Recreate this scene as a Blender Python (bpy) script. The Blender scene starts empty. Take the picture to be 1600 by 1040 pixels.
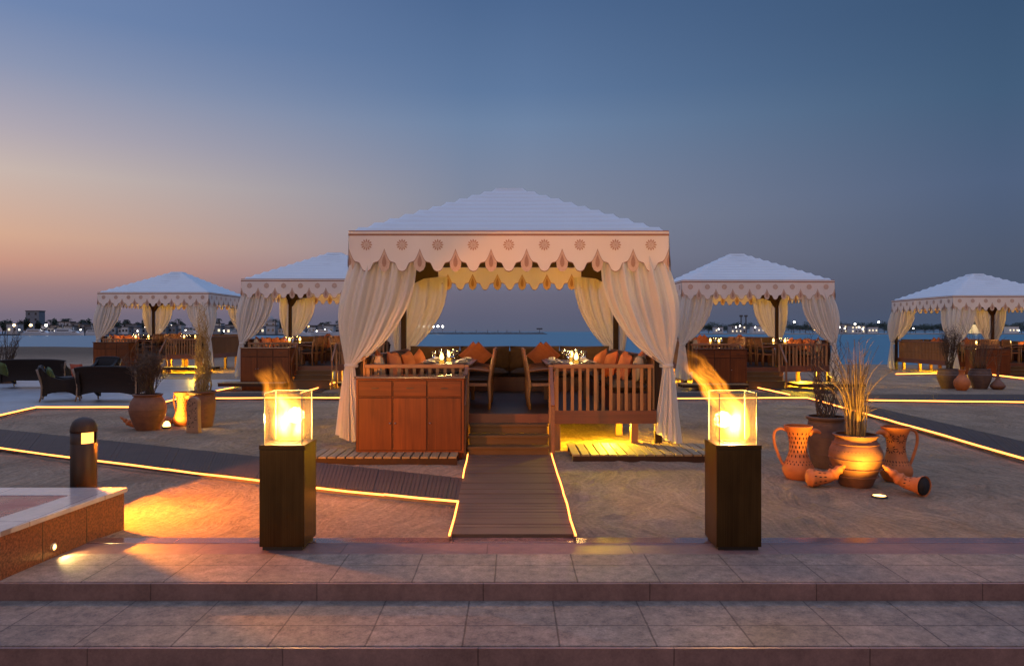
import bpy, bmesh, math, random
from mathutils import Vector, Matrix, noise

R = math.radians
SC = bpy.context.scene
COL = SC.collection
F, HY, H = 1150.0, 518.0, 1.81          # focal length in photo pixels, horizon row, eye height


def lin(r, g, b, k=1.0):
    def c(v):
        v /= 255.0
        return (v / 12.92 if v <= 0.04045 else ((v + 0.055) / 1.055) ** 2.4) * k
    return (c(r), c(g), c(b), 1.0)


# ------------------------------------------------------------------ camera
cam = bpy.data.cameras.new('camera')
cam.sensor_width = 36.0
cam.lens = F / 1600.0 * 36.0
cam.shift_y = -2.0 / 1600.0
cam.clip_start, cam.clip_end = 0.1, 20000.0
camo = bpy.data.objects.new('camera', cam)
camo.location = (0, 0, H)
camo.rotation_euler = (R(90), 0, 0)
COL.objects.link(camo)
SC.camera = camo

# ------------------------------------------------------------------ nodes
def nd(nt, t, ins=None, **props):
    n = nt.nodes.new(t)
    for k, v in props.items():
        setattr(n, k, v)
    for k, v in (ins or {}).items():
        s = n.inputs[k]
        if isinstance(v, bpy.types.NodeSocket):
            nt.links.new(v, s)
        else:
            s.default_value = v
    return n


def mth(nt, op, a, b=0.0, c=0.0, clamp=False):
    return nd(nt, 'ShaderNodeMath', {0: a, 1: b, 2: c}, operation=op, use_clamp=clamp).outputs[0]


def ramp(nt, fac, stops, interp='LINEAR'):
    n = nd(nt, 'ShaderNodeValToRGB', {'Fac': fac})
    cr = n.color_ramp
    cr.interpolation = interp
    while len(cr.elements) < len(stops):
        cr.elements.new(0.5)
    for e, (p, c) in zip(cr.elements, stops):
        e.position = p
        e.color = c
    return n.outputs['Color']


# ------------------------------------------------------------------ dusk sky
world = bpy.data.worlds.new('World')
SC.world = world
world.use_nodes = True
nt = world.node_tree
nt.nodes.clear()
tc = nd(nt, 'ShaderNodeTexCoord')
sp = nd(nt, 'ShaderNodeSeparateXYZ', {0: tc.outputs['Generated']})
X, Y, Z = sp.outputs
hor = mth(nt, 'SQRT', mth(nt, 'ADD', mth(nt, 'MULTIPLY', X, X), mth(nt, 'MULTIPLY', Y, Y)))
s = mth(nt, 'DIVIDE', X, mth(nt, 'MAXIMUM', hor, 0.001))
zc = mth(nt, 'MAXIMUM', Z, 0.0)
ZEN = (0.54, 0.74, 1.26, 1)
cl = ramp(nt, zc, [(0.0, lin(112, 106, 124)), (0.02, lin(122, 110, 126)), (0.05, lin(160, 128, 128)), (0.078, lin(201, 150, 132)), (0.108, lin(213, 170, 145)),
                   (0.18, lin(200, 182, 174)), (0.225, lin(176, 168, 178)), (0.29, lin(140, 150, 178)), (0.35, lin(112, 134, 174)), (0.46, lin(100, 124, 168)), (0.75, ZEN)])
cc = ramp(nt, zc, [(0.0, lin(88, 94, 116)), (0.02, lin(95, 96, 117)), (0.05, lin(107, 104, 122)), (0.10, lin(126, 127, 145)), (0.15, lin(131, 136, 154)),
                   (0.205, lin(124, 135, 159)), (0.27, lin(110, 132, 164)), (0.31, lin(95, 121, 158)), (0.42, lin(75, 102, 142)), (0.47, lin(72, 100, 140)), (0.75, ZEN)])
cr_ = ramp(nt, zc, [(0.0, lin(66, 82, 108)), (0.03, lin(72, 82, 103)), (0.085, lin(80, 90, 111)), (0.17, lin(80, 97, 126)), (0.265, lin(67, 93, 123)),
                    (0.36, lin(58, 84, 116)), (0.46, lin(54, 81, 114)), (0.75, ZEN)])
fl = nd(nt, 'ShaderNodeMapRange', {0: s, 1: -0.06, 2: -0.57, 3: 0.0, 4: 1.0}).outputs[0]
fr = nd(nt, 'ShaderNodeMapRange', {0: s, 1: 0.02, 2: 0.55, 3: 0.0, 4: 1.0}).outputs[0]
m1 = nd(nt, 'ShaderNodeMix', {0: fl, 'A': cc, 'B': cl}, data_type='RGBA')
for soc in m1.inputs:
    pass


def mixc(nt, f, a, b):
    n = nt.nodes.new('ShaderNodeMix')
    n.data_type = 'RGBA'
    for sock, v in ((n.inputs[0], f), (n.inputs[6], a), (n.inputs[7], b)):
        if isinstance(v, bpy.types.NodeSocket):
            nt.links.new(v, sock)
        else:
            sock.default_value = v
    return n.outputs[2]


nt.nodes.remove(m1)
sky = mixc(nt, fr, mixc(nt, fl, cc, cl), cr_)
# the sky behind the viewer: pale dusk with the town's warm glow low down
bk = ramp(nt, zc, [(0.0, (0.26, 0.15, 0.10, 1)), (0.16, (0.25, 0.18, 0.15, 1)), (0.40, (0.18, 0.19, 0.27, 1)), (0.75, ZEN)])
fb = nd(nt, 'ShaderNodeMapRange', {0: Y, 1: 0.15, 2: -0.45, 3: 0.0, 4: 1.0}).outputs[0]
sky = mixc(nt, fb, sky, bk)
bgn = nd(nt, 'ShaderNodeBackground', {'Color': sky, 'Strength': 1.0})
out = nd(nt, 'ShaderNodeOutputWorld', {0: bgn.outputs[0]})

# ------------------------------------------------------------------ the low warm light from the land side
sun = bpy.data.lights.new('sun', 'SUN')
sun.energy = 0.62
sun.angle = R(25)
sun.color = (1.0, 0.61, 0.43)
suno = bpy.data.objects.new('sun', sun)
suno.rotation_euler = (R(90 - 1), 0, R(-12))
COL.objects.link(suno)

SC.view_settings.view_transform = 'Standard'
SC.view_settings.look = 'None'
SC.view_settings.exposure = 0.0
SC.view_settings.gamma = 1.0
SC.view_settings.use_curve_mapping = False
cy = SC.cycles
cy.use_denoising = True
cy.max_bounces = 8
cy.diffuse_bounces = 3
cy.glossy_bounces = 3
cy.transmission_bounces = 4
cy.transparent_max_bounces = 16
cy.volume_bounces = 0
cy.sample_clamp_indirect = 4.0
cy.volume_step_rate = 0.5
cy.caustics_reflective = False
cy.caustics_refractive = False


# ------------------------------------------------------------------ placing
def G(px, py, z=0.0):
    y = F * (H - z) / (py - HY)
    return Vector(((px - 800.0) / F * y, y, z))


def AT(px, py, y):
    return Vector(((px - 800.0) / F * y, y, H - (py - HY) / F * y))


# ------------------------------------------------------------------ materials
def newmat(name):
    m = bpy.data.materials.new(name)
    m.use_nodes = True
    m.node_tree.nodes.clear()
    return m, m.node_tree


def surf(nt, sh, vol=None, disp=None):
    o = nd(nt, 'ShaderNodeOutputMaterial')
    if sh is not None:
        nt.links.new(sh, o.inputs['Surface'])
    if vol is not None:
        nt.links.new(vol, o.inputs['Volume'])
    return o


def coords(nt, scale=(1, 1, 1), kind='Object', rot=(0, 0, 0)):
    t = nd(nt, 'ShaderNodeTexCoord')
    m = nd(nt, 'ShaderNodeMapping', {'Vector': t.outputs[kind], 'Scale': scale, 'Rotation': rot})
    return m.outputs[0]


def pmat(name, c1, c2=None, rough=0.6, metal=0.0, scale=(6, 6, 6), detail=5, bump=0.0, bscale=None, spec=0.5, rvar=0.08, objvar=0.12, coat=0.0, contrast=(0.3, 0.7)):
    """A surface of two mottled tones, its gloss and relief broken up by noise."""
    m, nt = newmat(name)
    c2 = c2 or tuple(v * 0.6 for v in c1)
    co = coords(nt, scale)
    n = nd(nt, 'ShaderNodeTexNoise', {'Vector': co, 'Scale': 1.0, 'Detail': detail, 'Roughness': 0.6})
    f = nd(nt, 'ShaderNodeMapRange', {0: n.outputs[0], 1: contrast[0], 2: contrast[1]}).outputs[0]
    c = mixc(nt, f, (*c1[:3], 1), (*c2[:3], 1))
    if objvar:
        oi = nd(nt, 'ShaderNodeObjectInfo')
        v = nd(nt, 'ShaderNodeMapRange', {0: oi.outputs['Random'], 3: 1 - objvar, 4: 1 + objvar}).outputs[0]
        hs = nd(nt, 'ShaderNodeHueSaturation', {'Value': v, 'Color': c})
        c = hs.outputs[0]
    r = nd(nt, 'ShaderNodeMapRange', {0: n.outputs[0], 3: max(0.02, rough - rvar), 4: min(1, rough + rvar)}).outputs[0]
    p = nd(nt, 'ShaderNodeBsdfPrincipled', {'Base Color': c, 'Roughness': r, 'Metallic': metal, 'Specular IOR Level': spec, 'Coat Weight': coat})
    if bump:
        bn = n
        if bscale:
            bn = nd(nt, 'ShaderNodeTexNoise', {'Vector': coords(nt, bscale), 'Scale': 1.0, 'Detail': 6})
        b = nd(nt, 'ShaderNodeBump', {'Strength': bump, 'Distance': 0.02, 'Height': bn.outputs[0]})
        nt.links.new(b.outputs[0], p.inputs['Normal'])
    surf(nt, p.outputs[0])
    return m


def emat(name, color, strength):
    m, nt = newmat(name)
    e = nd(nt, 'ShaderNodeEmission', {'Color': (*color, 1), 'Strength': strength})
    surf(nt, e.outputs[0])
    return m


def cloth(name, color, trans=0.3, clear=0.0, fold=0.3):
    m, nt = newmat(name)
    n = nd(nt, 'ShaderNodeTexNoise', {'Vector': coords(nt, (2.2, 2.2, 0.9)), 'Scale': 1.0, 'Detail': 4})
    c = mixc(nt, n.outputs[0], (*[v * 0.93 for v in color], 1), (*color, 1))
    b = nd(nt, 'ShaderNodeBump', {'Strength': fold, 'Distance': 0.012, 'Height': nd(nt, 'ShaderNodeTexNoise', {'Vector': coords(nt, (30, 30, 1.4)), 'Scale': 1.0, 'Detail': 4}).outputs[0]})
    d = nd(nt, 'ShaderNodeBsdfDiffuse', {'Color': c, 'Roughness': 0.5, 'Normal': b.outputs[0]})
    t = nd(nt, 'ShaderNodeBsdfTranslucent', {'Color': c, 'Normal': b.outputs[0]})
    sh = nd(nt, 'ShaderNodeMixShader', {0: trans, 1: d.outputs[0], 2: t.outputs[0]}).outputs[0]
    if clear:
        tr = nd(nt, 'ShaderNodeBsdfTransparent')
        sh = nd(nt, 'ShaderNodeMixShader', {0: clear, 1: sh, 2: tr.outputs[0]}).outputs[0]
    surf(nt, sh)
    return m


def wood(name, c1, c2, axis='x', rough=0.4, coat=0.0, ring=18.0, spec=0.5):
    """Grain that runs along one axis."""
    m, nt = newmat(name)
    sc = {'x': (0.7, ring, ring), 'y': (ring, 0.7, ring), 'z': (ring, ring, 0.7)}[axis]
    oi = nd(nt, 'ShaderNodeObjectInfo')
    t = nd(nt, 'ShaderNodeTexCoord')
    off = nd(nt, 'ShaderNodeVectorMath', {0: t.outputs['Object'], 1: oi.outputs['Random']}, operation='ADD')
    mp = nd(nt, 'ShaderNodeMapping', {'Vector': off.outputs[0], 'Scale': sc})
    n = nd(nt, 'ShaderNodeTexNoise', {'Vector': mp.outputs[0], 'Scale': 1.0, 'Detail': 7, 'Roughness': 0.65, 'Distortion': 0.6})
    n2 = nd(nt, 'ShaderNodeTexNoise', {'Vector': off.outputs[0], 'Scale': 2.3, 'Detail': 2})
    f = mth(nt, 'ADD', mth(nt, 'MULTIPLY', n.outputs[0], 0.8), mth(nt, 'MULTIPLY', n2.outputs[0], 0.35))
    f = nd(nt, 'ShaderNodeMapRange', {0: f, 1: 0.34, 2: 0.78}).outputs[0]
    c = mixc(nt, f, (*c1, 1), (*c2, 1))
    v = nd(nt, 'ShaderNodeMapRange', {0: oi.outputs['Random'], 3: 0.82, 4: 1.15}).outputs[0]
    c = nd(nt, 'ShaderNodeHueSaturation', {'Value': v, 'Color': c}).outputs[0]
    r = nd(nt, 'ShaderNodeMapRange', {0: n.outputs[0], 3: rough - 0.1, 4: rough + 0.12}).outputs[0]
    b = nd(nt, 'ShaderNodeBump', {'Strength': 0.15, 'Distance': 0.01, 'Height': n.outputs[0]})
    p = nd(nt, 'ShaderNodeBsdfPrincipled', {'Base Color': c, 'Roughness': r, 'Coat Weight': coat, 'Specular IOR Level': spec, 'Normal': b.outputs[0]})
    surf(nt, p.outputs[0])
    return m


def paving(name, c1, c2, tile=(0.6, 0.6), rough=0.4, joint=0.006, off=(0, 0), spec=0.5, speck=(0.36, 0.74)):
    m, nt = newmat(name)
    t = nd(nt, 'ShaderNodeTexCoord')
    mp = nd(nt, 'ShaderNodeMapping', {'Vector': t.outputs['Object'], 'Location': (*off, 0)})
    wn = nd(nt, 'ShaderNodeTexNoise', {'Vector': t.outputs['Object'], 'Scale': 3.0, 'Detail': 3})
    mp = nd(nt, 'ShaderNodeVectorMath', {0: mp.outputs[0], 1: nd(nt, 'ShaderNodeVectorMath', {0: wn.outputs['Color'], 'Scale': 0.012}, operation='SCALE').outputs[0]}, operation='ADD')
    br = nd(nt, 'ShaderNodeTexBrick', {'Vector': mp.outputs[0], 'Color1': (1, 1, 1, 1), 'Color2': (0.84, 0.84, 0.84, 1), 'Mortar': (0.46, 0.44, 0.43, 1), 'Scale': 1.0,
                                       'Mortar Size': joint, 'Mortar Smooth': 0.35, 'Bias': 0.1, 'Brick Width': tile[0], 'Row Height': tile[1]})
    br.offset = 0.0
    sp1 = nd(nt, 'ShaderNodeTexNoise', {'Vector': t.outputs['Object'], 'Scale': 60.0, 'Detail': 5, 'Roughness': 0.8})
    sp2 = nd(nt, 'ShaderNodeTexNoise', {'Vector': t.outputs['Object'], 'Scale': 2.4, 'Detail': 7, 'Roughness': 0.68})
    sp3 = nd(nt, 'ShaderNodeTexNoise', {'Vector': t.outputs['Object'], 'Scale': 11.0, 'Detail': 6, 'Roughness': 0.7})
    f = mth(nt, 'ADD', mth(nt, 'MULTIPLY', sp1.outputs[0], 0.55), mth(nt, 'MULTIPLY', sp3.outputs[0], 0.55))
    f = nd(nt, 'ShaderNodeMapRange', {0: f, 1: speck[0], 2: speck[1]}).outputs[0]
    c = mixc(nt, f, (*c1, 1), (*c2, 1))
    mul = nd(nt, 'ShaderNodeMix', None, data_type='RGBA', blend_type='MULTIPLY')
    mul.inputs[0].default_value = 1.0
    nt.links.new(c, mul.inputs[6])
    nt.links.new(br.outputs['Color'], mul.inputs[7])
    st = nd(nt, 'ShaderNodeMapRange', {0: sp2.outputs[0], 1: 0.32, 2: 0.66, 3: 0.76, 4: 1.12}).outputs[0]
    c = nd(nt, 'ShaderNodeHueSaturation', {'Value': st, 'Color': mul.outputs[2]}).outputs[0]
    r = nd(nt, 'ShaderNodeMapRange', {0: sp2.outputs[0], 1: 0.3, 2: 0.7, 3: max(0.03, rough - 0.1), 4: rough + 0.14}).outputs[0]
    hgt = mth(nt, 'ADD', mth(nt, 'MULTIPLY', br.outputs['Fac'], -1.0), mth(nt, 'MULTIPLY', sp1.outputs[0], 0.12))
    b = nd(nt, 'ShaderNodeBump', {'Strength': 0.5, 'Distance': 0.006, 'Height': hgt})
    p = nd(nt, 'ShaderNodeBsdfPrincipled', {'Base Color': c, 'Roughness': r, 'Specular IOR Level': spec, 'Normal': b.outputs[0]})
    surf(nt, p.outputs[0])
    return m


def clear_glass(name, tint=(0.97, 0.98, 0.97), ior=1.45, gloss=1.0):
    m, nt = newmat(name)
    fr_ = nd(nt, 'ShaderNodeFresnel', {'IOR': ior})
    tr = nd(nt, 'ShaderNodeBsdfTransparent', {'Color': (*tint, 1)})
    gl = nd(nt, 'ShaderNodeBsdfGlossy', {'Color': (1, 1, 1, 1), 'Roughness': 0.02})
    f = mth(nt, 'MULTIPLY', fr_.outputs[0], gloss, clamp=True)
    surf(nt, nd(nt, 'ShaderNodeMixShader', {0: f, 1: tr.outputs[0], 2: gl.outputs[0]}).outputs[0])
    return m


M = {}
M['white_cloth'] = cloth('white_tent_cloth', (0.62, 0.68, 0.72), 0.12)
M['valance_cloth'] = cloth('valance_cloth', (0.80, 0.72, 0.66), 0.15)
M['sheer'] = cloth('sheer_curtain_cloth', (0.80, 0.745, 0.67), 0.34, 0.05, .75)
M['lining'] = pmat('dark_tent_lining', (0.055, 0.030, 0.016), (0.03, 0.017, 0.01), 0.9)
M['trim_brown'] = pmat('brown_woven_trim', (0.30, 0.135, 0.080), (0.22, 0.095, 0.055), 0.85, scale=(40, 40, 40))
M['leaf_tab'] = pmat('tan_leaf_tab', (0.56, 0.39, 0.29), (0.48, 0.32, 0.23), 0.9, scale=(30, 30, 30))
M['leaf_core'] = pmat('brown_leaf_core', (0.38, 0.215, 0.145), (0.30, 0.16, 0.105), 0.9, scale=(60, 60, 60))
M['rosette'] = pmat('rosette_print', (0.52, 0.325, 0.24), (0.43, 0.25, 0.175), 0.9, scale=(60, 60, 60))
M['post'] = wood('dark_post_wood', (0.020, 0.008, 0.005), (0.036, 0.013, 0.007), 'z', 0.55, 0, 18, 0.25)
M['mahogany'] = wood('red_mahogany', (0.070, 0.016, 0.004), (0.175, 0.044, 0.009), 'z', 0.42, 0.0, 14, 0.22)
M['mahogany_h'] = wood('red_mahogany_level_grain', (0.068, 0.016, 0.004), (0.165, 0.042, 0.009), 'x', 0.42, 0.0, 14, 0.22)
M['top_wood'] = wood('polished_dark_top', (0.045, 0.016, 0.009), (0.085, 0.030, 0.015), 'x', 0.22, 0.4)
M['rail_wood'] = wood('teak_slat', (0.22, 0.088, 0.028), (0.38, 0.17, 0.058), 'z', 0.45)
M['rail_wood_h'] = wood('teak_rail', (0.17, 0.060, 0.022), (0.31, 0.12, 0.045), 'x', 0.42)
M['rail_wood_y'] = wood('teak_side_rail', (0.17, 0.060, 0.022), (0.31, 0.12, 0.045), 'y', 0.42)
M['fascia'] = wood('dark_red_fascia', (0.085, 0.022, 0.010), (0.17, 0.046, 0.018), 'x', 0.42)
M['floor_wood'] = wood('dark_deck_floor', (0.038, 0.020, 0.013), (0.070, 0.038, 0.024), 'x', 0.42, 0, 18, 0.25)
M['step_wood'] = wood('step_wood', (0.070, 0.036, 0.014), (0.13, 0.068, 0.028), 'x', 0.45, 0, 18, 0.25)
M['walk_wood'] = wood('weathered_boardwalk', (0.060, 0.034, 0.023), (0.125, 0.072, 0.048), 'x', 0.6, 0, 18, 0.25)
M['walk_wood_dark'] = wood('dark_boardwalk', (0.042, 0.025, 0.019), (0.080, 0.048, 0.036), 'x', 0.7, 0, 18, 0.2)
M['pallet'] = wood('old_pallet_boards', (0.16, 0.10, 0.045), (0.30, 0.20, 0.10), 'y', 0.6)
M['cushion'] = pmat('brown_seat_fabric', (0.135, 0.078, 0.036), (0.095, 0.054, 0.026), 0.9, scale=(9, 9, 9), bump=0.2, bscale=(55, 55, 55))
M['cushion_dark'] = pmat('dark_chair_fabric', (0.060, 0.034, 0.022), (0.042, 0.024, 0.016), 0.9, scale=(9, 9, 9), bump=0.2, bscale=(150, 150, 150))
M['orange'] = pmat('orange_pillow_fabric', (0.60, 0.185, 0.065), (0.50, 0.14, 0.048), 0.9, scale=(7, 7, 7), bump=0.25, bscale=(90, 90, 90), objvar=0.22)
M['beige'] = pmat('beige_pillow_fabric', (0.46, 0.34, 0.22), (0.38, 0.28, 0.17), 0.9, bump=0.2, bscale=(90, 90, 90))
M['green'] = pmat('lime_green_fabric', (0.060, 0.085, 0.018), (0.045, 0.065, 0.014), 0.9, bump=0.2, bscale=(90, 90, 90))
M['porcelain'] = pmat('white_porcelain', (0.80, 0.77, 0.72), (0.76, 0.72, 0.66), 0.25, objvar=0)
M['napkin'] = pmat('white_napkin', (0.80, 0.76, 0.70), (0.72, 0.67, 0.60), 0.95, objvar=0)
M['candle'] = emat('candle_glow', (1.0, 0.60, 0.17), 7.0)
M['candle_flame'] = emat('candle_flame', (1.0, 0.72, 0.28), 40.0)
M['candle_oil'] = emat('lit_candle_wax', (1.0, 0.48, 0.06), 1.0)
M['glass'] = clear_glass('table_glass', gloss=2.2)
def sooty_glow_glass():
    """Wind-guard glass with a faint film of soot that catches the fire's glow."""
    m, nt = newmat('windshield_glass')
    fr_ = nd(nt, 'ShaderNodeFresnel', {'IOR': 1.45})
    tr = nd(nt, 'ShaderNodeBsdfTransparent', {'Color': (0.97, 0.985, 0.965, 1)})
    n = nd(nt, 'ShaderNodeTexNoise', {'Vector': coords(nt, (9, 9, 4)), 'Scale': 1.0, 'Detail': 5})
    film = nd(nt, 'ShaderNodeBsdfTranslucent', {'Color': (0.9, 0.66, 0.25, 1)})  # yellow tint puts the flame's haze into the panes
    k = nd(nt, 'ShaderNodeMapRange', {0: n.outputs[0], 1: 0.3, 2: 0.7, 3: 0.004, 4: 0.014}).outputs[0]
    a_ = nd(nt, 'ShaderNodeMixShader', {0: k, 1: tr.outputs[0], 2: film.outputs[0]})
    gl = nd(nt, 'ShaderNodeBsdfGlossy', {'Color': (1, 1, 1, 1), 'Roughness': 0.03})
    f = mth(nt, 'MULTIPLY', fr_.outputs[0], .25, clamp=True)
    surf(nt, nd(nt, 'ShaderNodeMixShader', {0: f, 1: a_.outputs[0], 2: gl.outputs[0]}).outputs[0])
    return m


M['pane'] = sooty_glow_glass()
M['pane_edge'] = pmat('glass_edge', (0.30, 0.34, 0.22), (0.24, 0.27, 0.16), 0.2, objvar=0)
M['rope'] = emat('rope_light_glow', (1.0, 0.27, 0.048), 6.5)
M['lamp_warm'] = emat('warm_lamp', (1.0, 0.56, 0.16), 6.0)
M['lamp_white'] = emat('white_lamp', (1.0, 0.93, 0.80), 14.0)
M['lamp_gold'] = emat('golden_lamp', (1.0, 0.66, 0.26), 12.0)
M['bollard_glow'] = emat('bollard_glow', (1.0, 0.37, 0.075), 3.6)
M['fitting'] = pmat('dark_lamp_fitting', (0.03, 0.026, 0.022), (0.02, 0.017, 0.015), 0.45, 0.4)
M['bollard'] = pmat('bronze_bollard_paint', (0.035, 0.018, 0.011), (0.024, 0.013, 0.008), 0.5, 0.0, scale=(3, 3, 1), spec=0.25, objvar=0)
M['rope_base'] = pmat('rope_channel', (0.16, 0.09, 0.05), None, 0.6)


def brushed():
    m, nt = newmat('brushed_bronze')
    n = nd(nt, 'ShaderNodeTexNoise', {'Vector': coords(nt, (180, 180, 1.2)), 'Scale': 1.0, 'Detail': 4})
    n2 = nd(nt, 'ShaderNodeTexNoise', {'Vector': coords(nt, (5, 5, 2)), 'Scale': 1.0, 'Detail': 5})
    f = mth(nt, 'ADD', mth(nt, 'MULTIPLY', n.outputs[0], 0.5), mth(nt, 'MULTIPLY', n2.outputs[0], 0.5))
    c = mixc(nt, nd(nt, 'ShaderNodeMapRange', {0: f, 1: 0.35, 2: 0.65}).outputs[0], (0.050, 0.028, 0.010, 1), (0.085, 0.050, 0.018, 1))
    r = nd(nt, 'ShaderNodeMapRange', {0: f, 1: 0.3, 2: 0.7, 3: 0.30, 4: 0.46}).outputs[0]
    b = nd(nt, 'ShaderNodeBump', {'Strength': 0.08, 'Distance': 0.003, 'Height': n.outputs[0]})
    p = nd(nt, 'ShaderNodeBsdfPrincipled', {'Base Color': c, 'Roughness': r, 'Metallic': 0.9, 'Normal': b.outputs[0], 'Anisotropic': 0.5})
    surf(nt, p.outputs[0])
    return m


M['bronze'] = brushed()


def clay(name, c1, c2, band=0.0):
    m, nt = newmat(name)
    n = nd(nt, 'ShaderNodeTexNoise', {'Vector': coords(nt, (7, 7, 11)), 'Scale': 1.0, 'Detail': 7, 'Roughness': 0.65})
    g = nd(nt, 'ShaderNodeTexNoise', {'Vector': coords(nt, (2, 2, 90)), 'Scale': 1.0, 'Detail': 3})
    c = mixc(nt, nd(nt, 'ShaderNodeMapRange', {0: n.outputs[0], 1: 0.3, 2: 0.7}).outputs[0], (*c1, 1), (*c2, 1))
    hg = mth(nt, 'ADD', mth(nt, 'MULTIPLY', g.outputs[0], 0.6), mth(nt, 'MULTIPLY', n.outputs[0], 0.4))
    b = nd(nt, 'ShaderNodeBump', {'Strength': 0.35, 'Distance': 0.012, 'Height': hg})
    p = nd(nt, 'ShaderNodeBsdfPrincipled', {'Base Color': c, 'Roughness': 0.72, 'Normal': b.outputs[0]})
    surf(nt, p.outputs[0])
    return m


M['clay_orange'] = clay('orange_terracotta', (0.50, 0.140, 0.032), (0.35, 0.090, 0.020))
M['clay_brown'] = clay('brown_fired_clay', (0.20, 0.075, 0.033), (0.115, 0.042, 0.020))
M['clay_dark'] = clay('dark_fired_clay', (0.13, 0.070, 0.045), (0.075, 0.040, 0.028))
M['clay_pale'] = clay('pale_rough_clay', (0.30, 0.155, 0.085), (0.21, 0.105, 0.058))
M['hole'] = pmat('pierced_hole', (0.015, 0.008, 0.005), (0.01, 0.005, 0.004), 0.95, objvar=0)  # near-black surface that paints the shade in holes and gaps
M['soil'] = pmat('potting_soil', (0.03, 0.02, 0.014), None, 0.95)
M['twig_dark'] = pmat('dark_twig', (0.085, 0.050, 0.030), (0.045, 0.026, 0.017), 0.8, scale=(30, 30, 30))
M['twig_gold'] = pmat('dry_yellow_stem', (0.47, 0.29, 0.085), (0.30, 0.175, 0.055), 0.75, scale=(20, 20, 20))
M['twig_mid'] = pmat('brown_dry_stem', (0.17, 0.095, 0.045), (0.10, 0.055, 0.028), 0.8, scale=(20, 20, 20))
M['wicker'] = pmat('dark_wicker', (0.014, 0.008, 0.006), (0.007, 0.004, 0.003), 0.6, scale=(3, 3, 90), bump=0.5, bscale=(60, 60, 140), objvar=0.05, spec=0.25)
M['wicker_edge'] = pmat('pale_wicker_edge', (0.22, 0.15, 0.10), (0.15, 0.10, 0.07), 0.6, scale=(30, 30, 90))
M['red_cloth'] = pmat('red_fabric', (0.35, 0.07, 0.03), None, 0.9)
M['steel'] = pmat('dull_steel', (0.35, 0.34, 0.33), None, 0.35, 0.8)

# stone
M['granite'] = paving('grey_granite_paving', (0.335, 0.232, 0.175), (0.125, 0.086, 0.066), (0.6, 0.56), 0.72, 0.007, (0.12, 0.44), 0.22, (0.42, 0.68))
M['granite_low'] = paving('grey_granite_paving_lower', (0.315, 0.222, 0.17), (0.118, 0.082, 0.064), (0.6, 0.56), 0.72, 0.007, (0.30, 0.18), 0.22, (0.42, 0.68))
M['red_granite'] = paving('red_granite_band', (0.29, 0.155, 0.122), (0.155, 0.080, 0.066), (1.2, 5.0), 0.45, 0.005, (0.2, 0.5), 0.35)
M['band_granite'] = paving('red_granite_flat_band', (0.25, 0.130, 0.105), (0.13, 0.064, 0.055), (1.2, 5.0), 0.5, 0.005, (0.2, 0.5), 0.3)
M['polish_granite'] = paving('polished_red_coping', (0.19, 0.095, 0.085), (0.12, 0.055, 0.05), (1.2, 5.0), 0.13, 0.005, (0.5, 0.5))
M['wall_granite'] = pmat('polished_brown_granite', (0.17, 0.062, 0.028), (0.065, 0.026, 0.014), 0.20, scale=(55, 55, 55), detail=6, rvar=0.04, objvar=0, contrast=(0.38, 0.62))
M['pale_granite'] = paving('pale_polished_border', (0.42, 0.36, 0.34), (0.34, 0.29, 0.28), (0.9, 0.9), 0.12, 0.005, (0.1, 0.3))
M['tile_red'] = paving('red_platform_tile', (0.32, 0.070, 0.040), (0.20, 0.042, 0.026), (1.1, 0.28), 0.24, 0.008, (0.0, 0.1))
M['terrace'] = paving('pale_terrace_stone', (0.32, 0.30, 0.30), (0.27, 0.255, 0.255), (0.9, 0.9), 0.42, 0.006, (0.2, 0.3))


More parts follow.
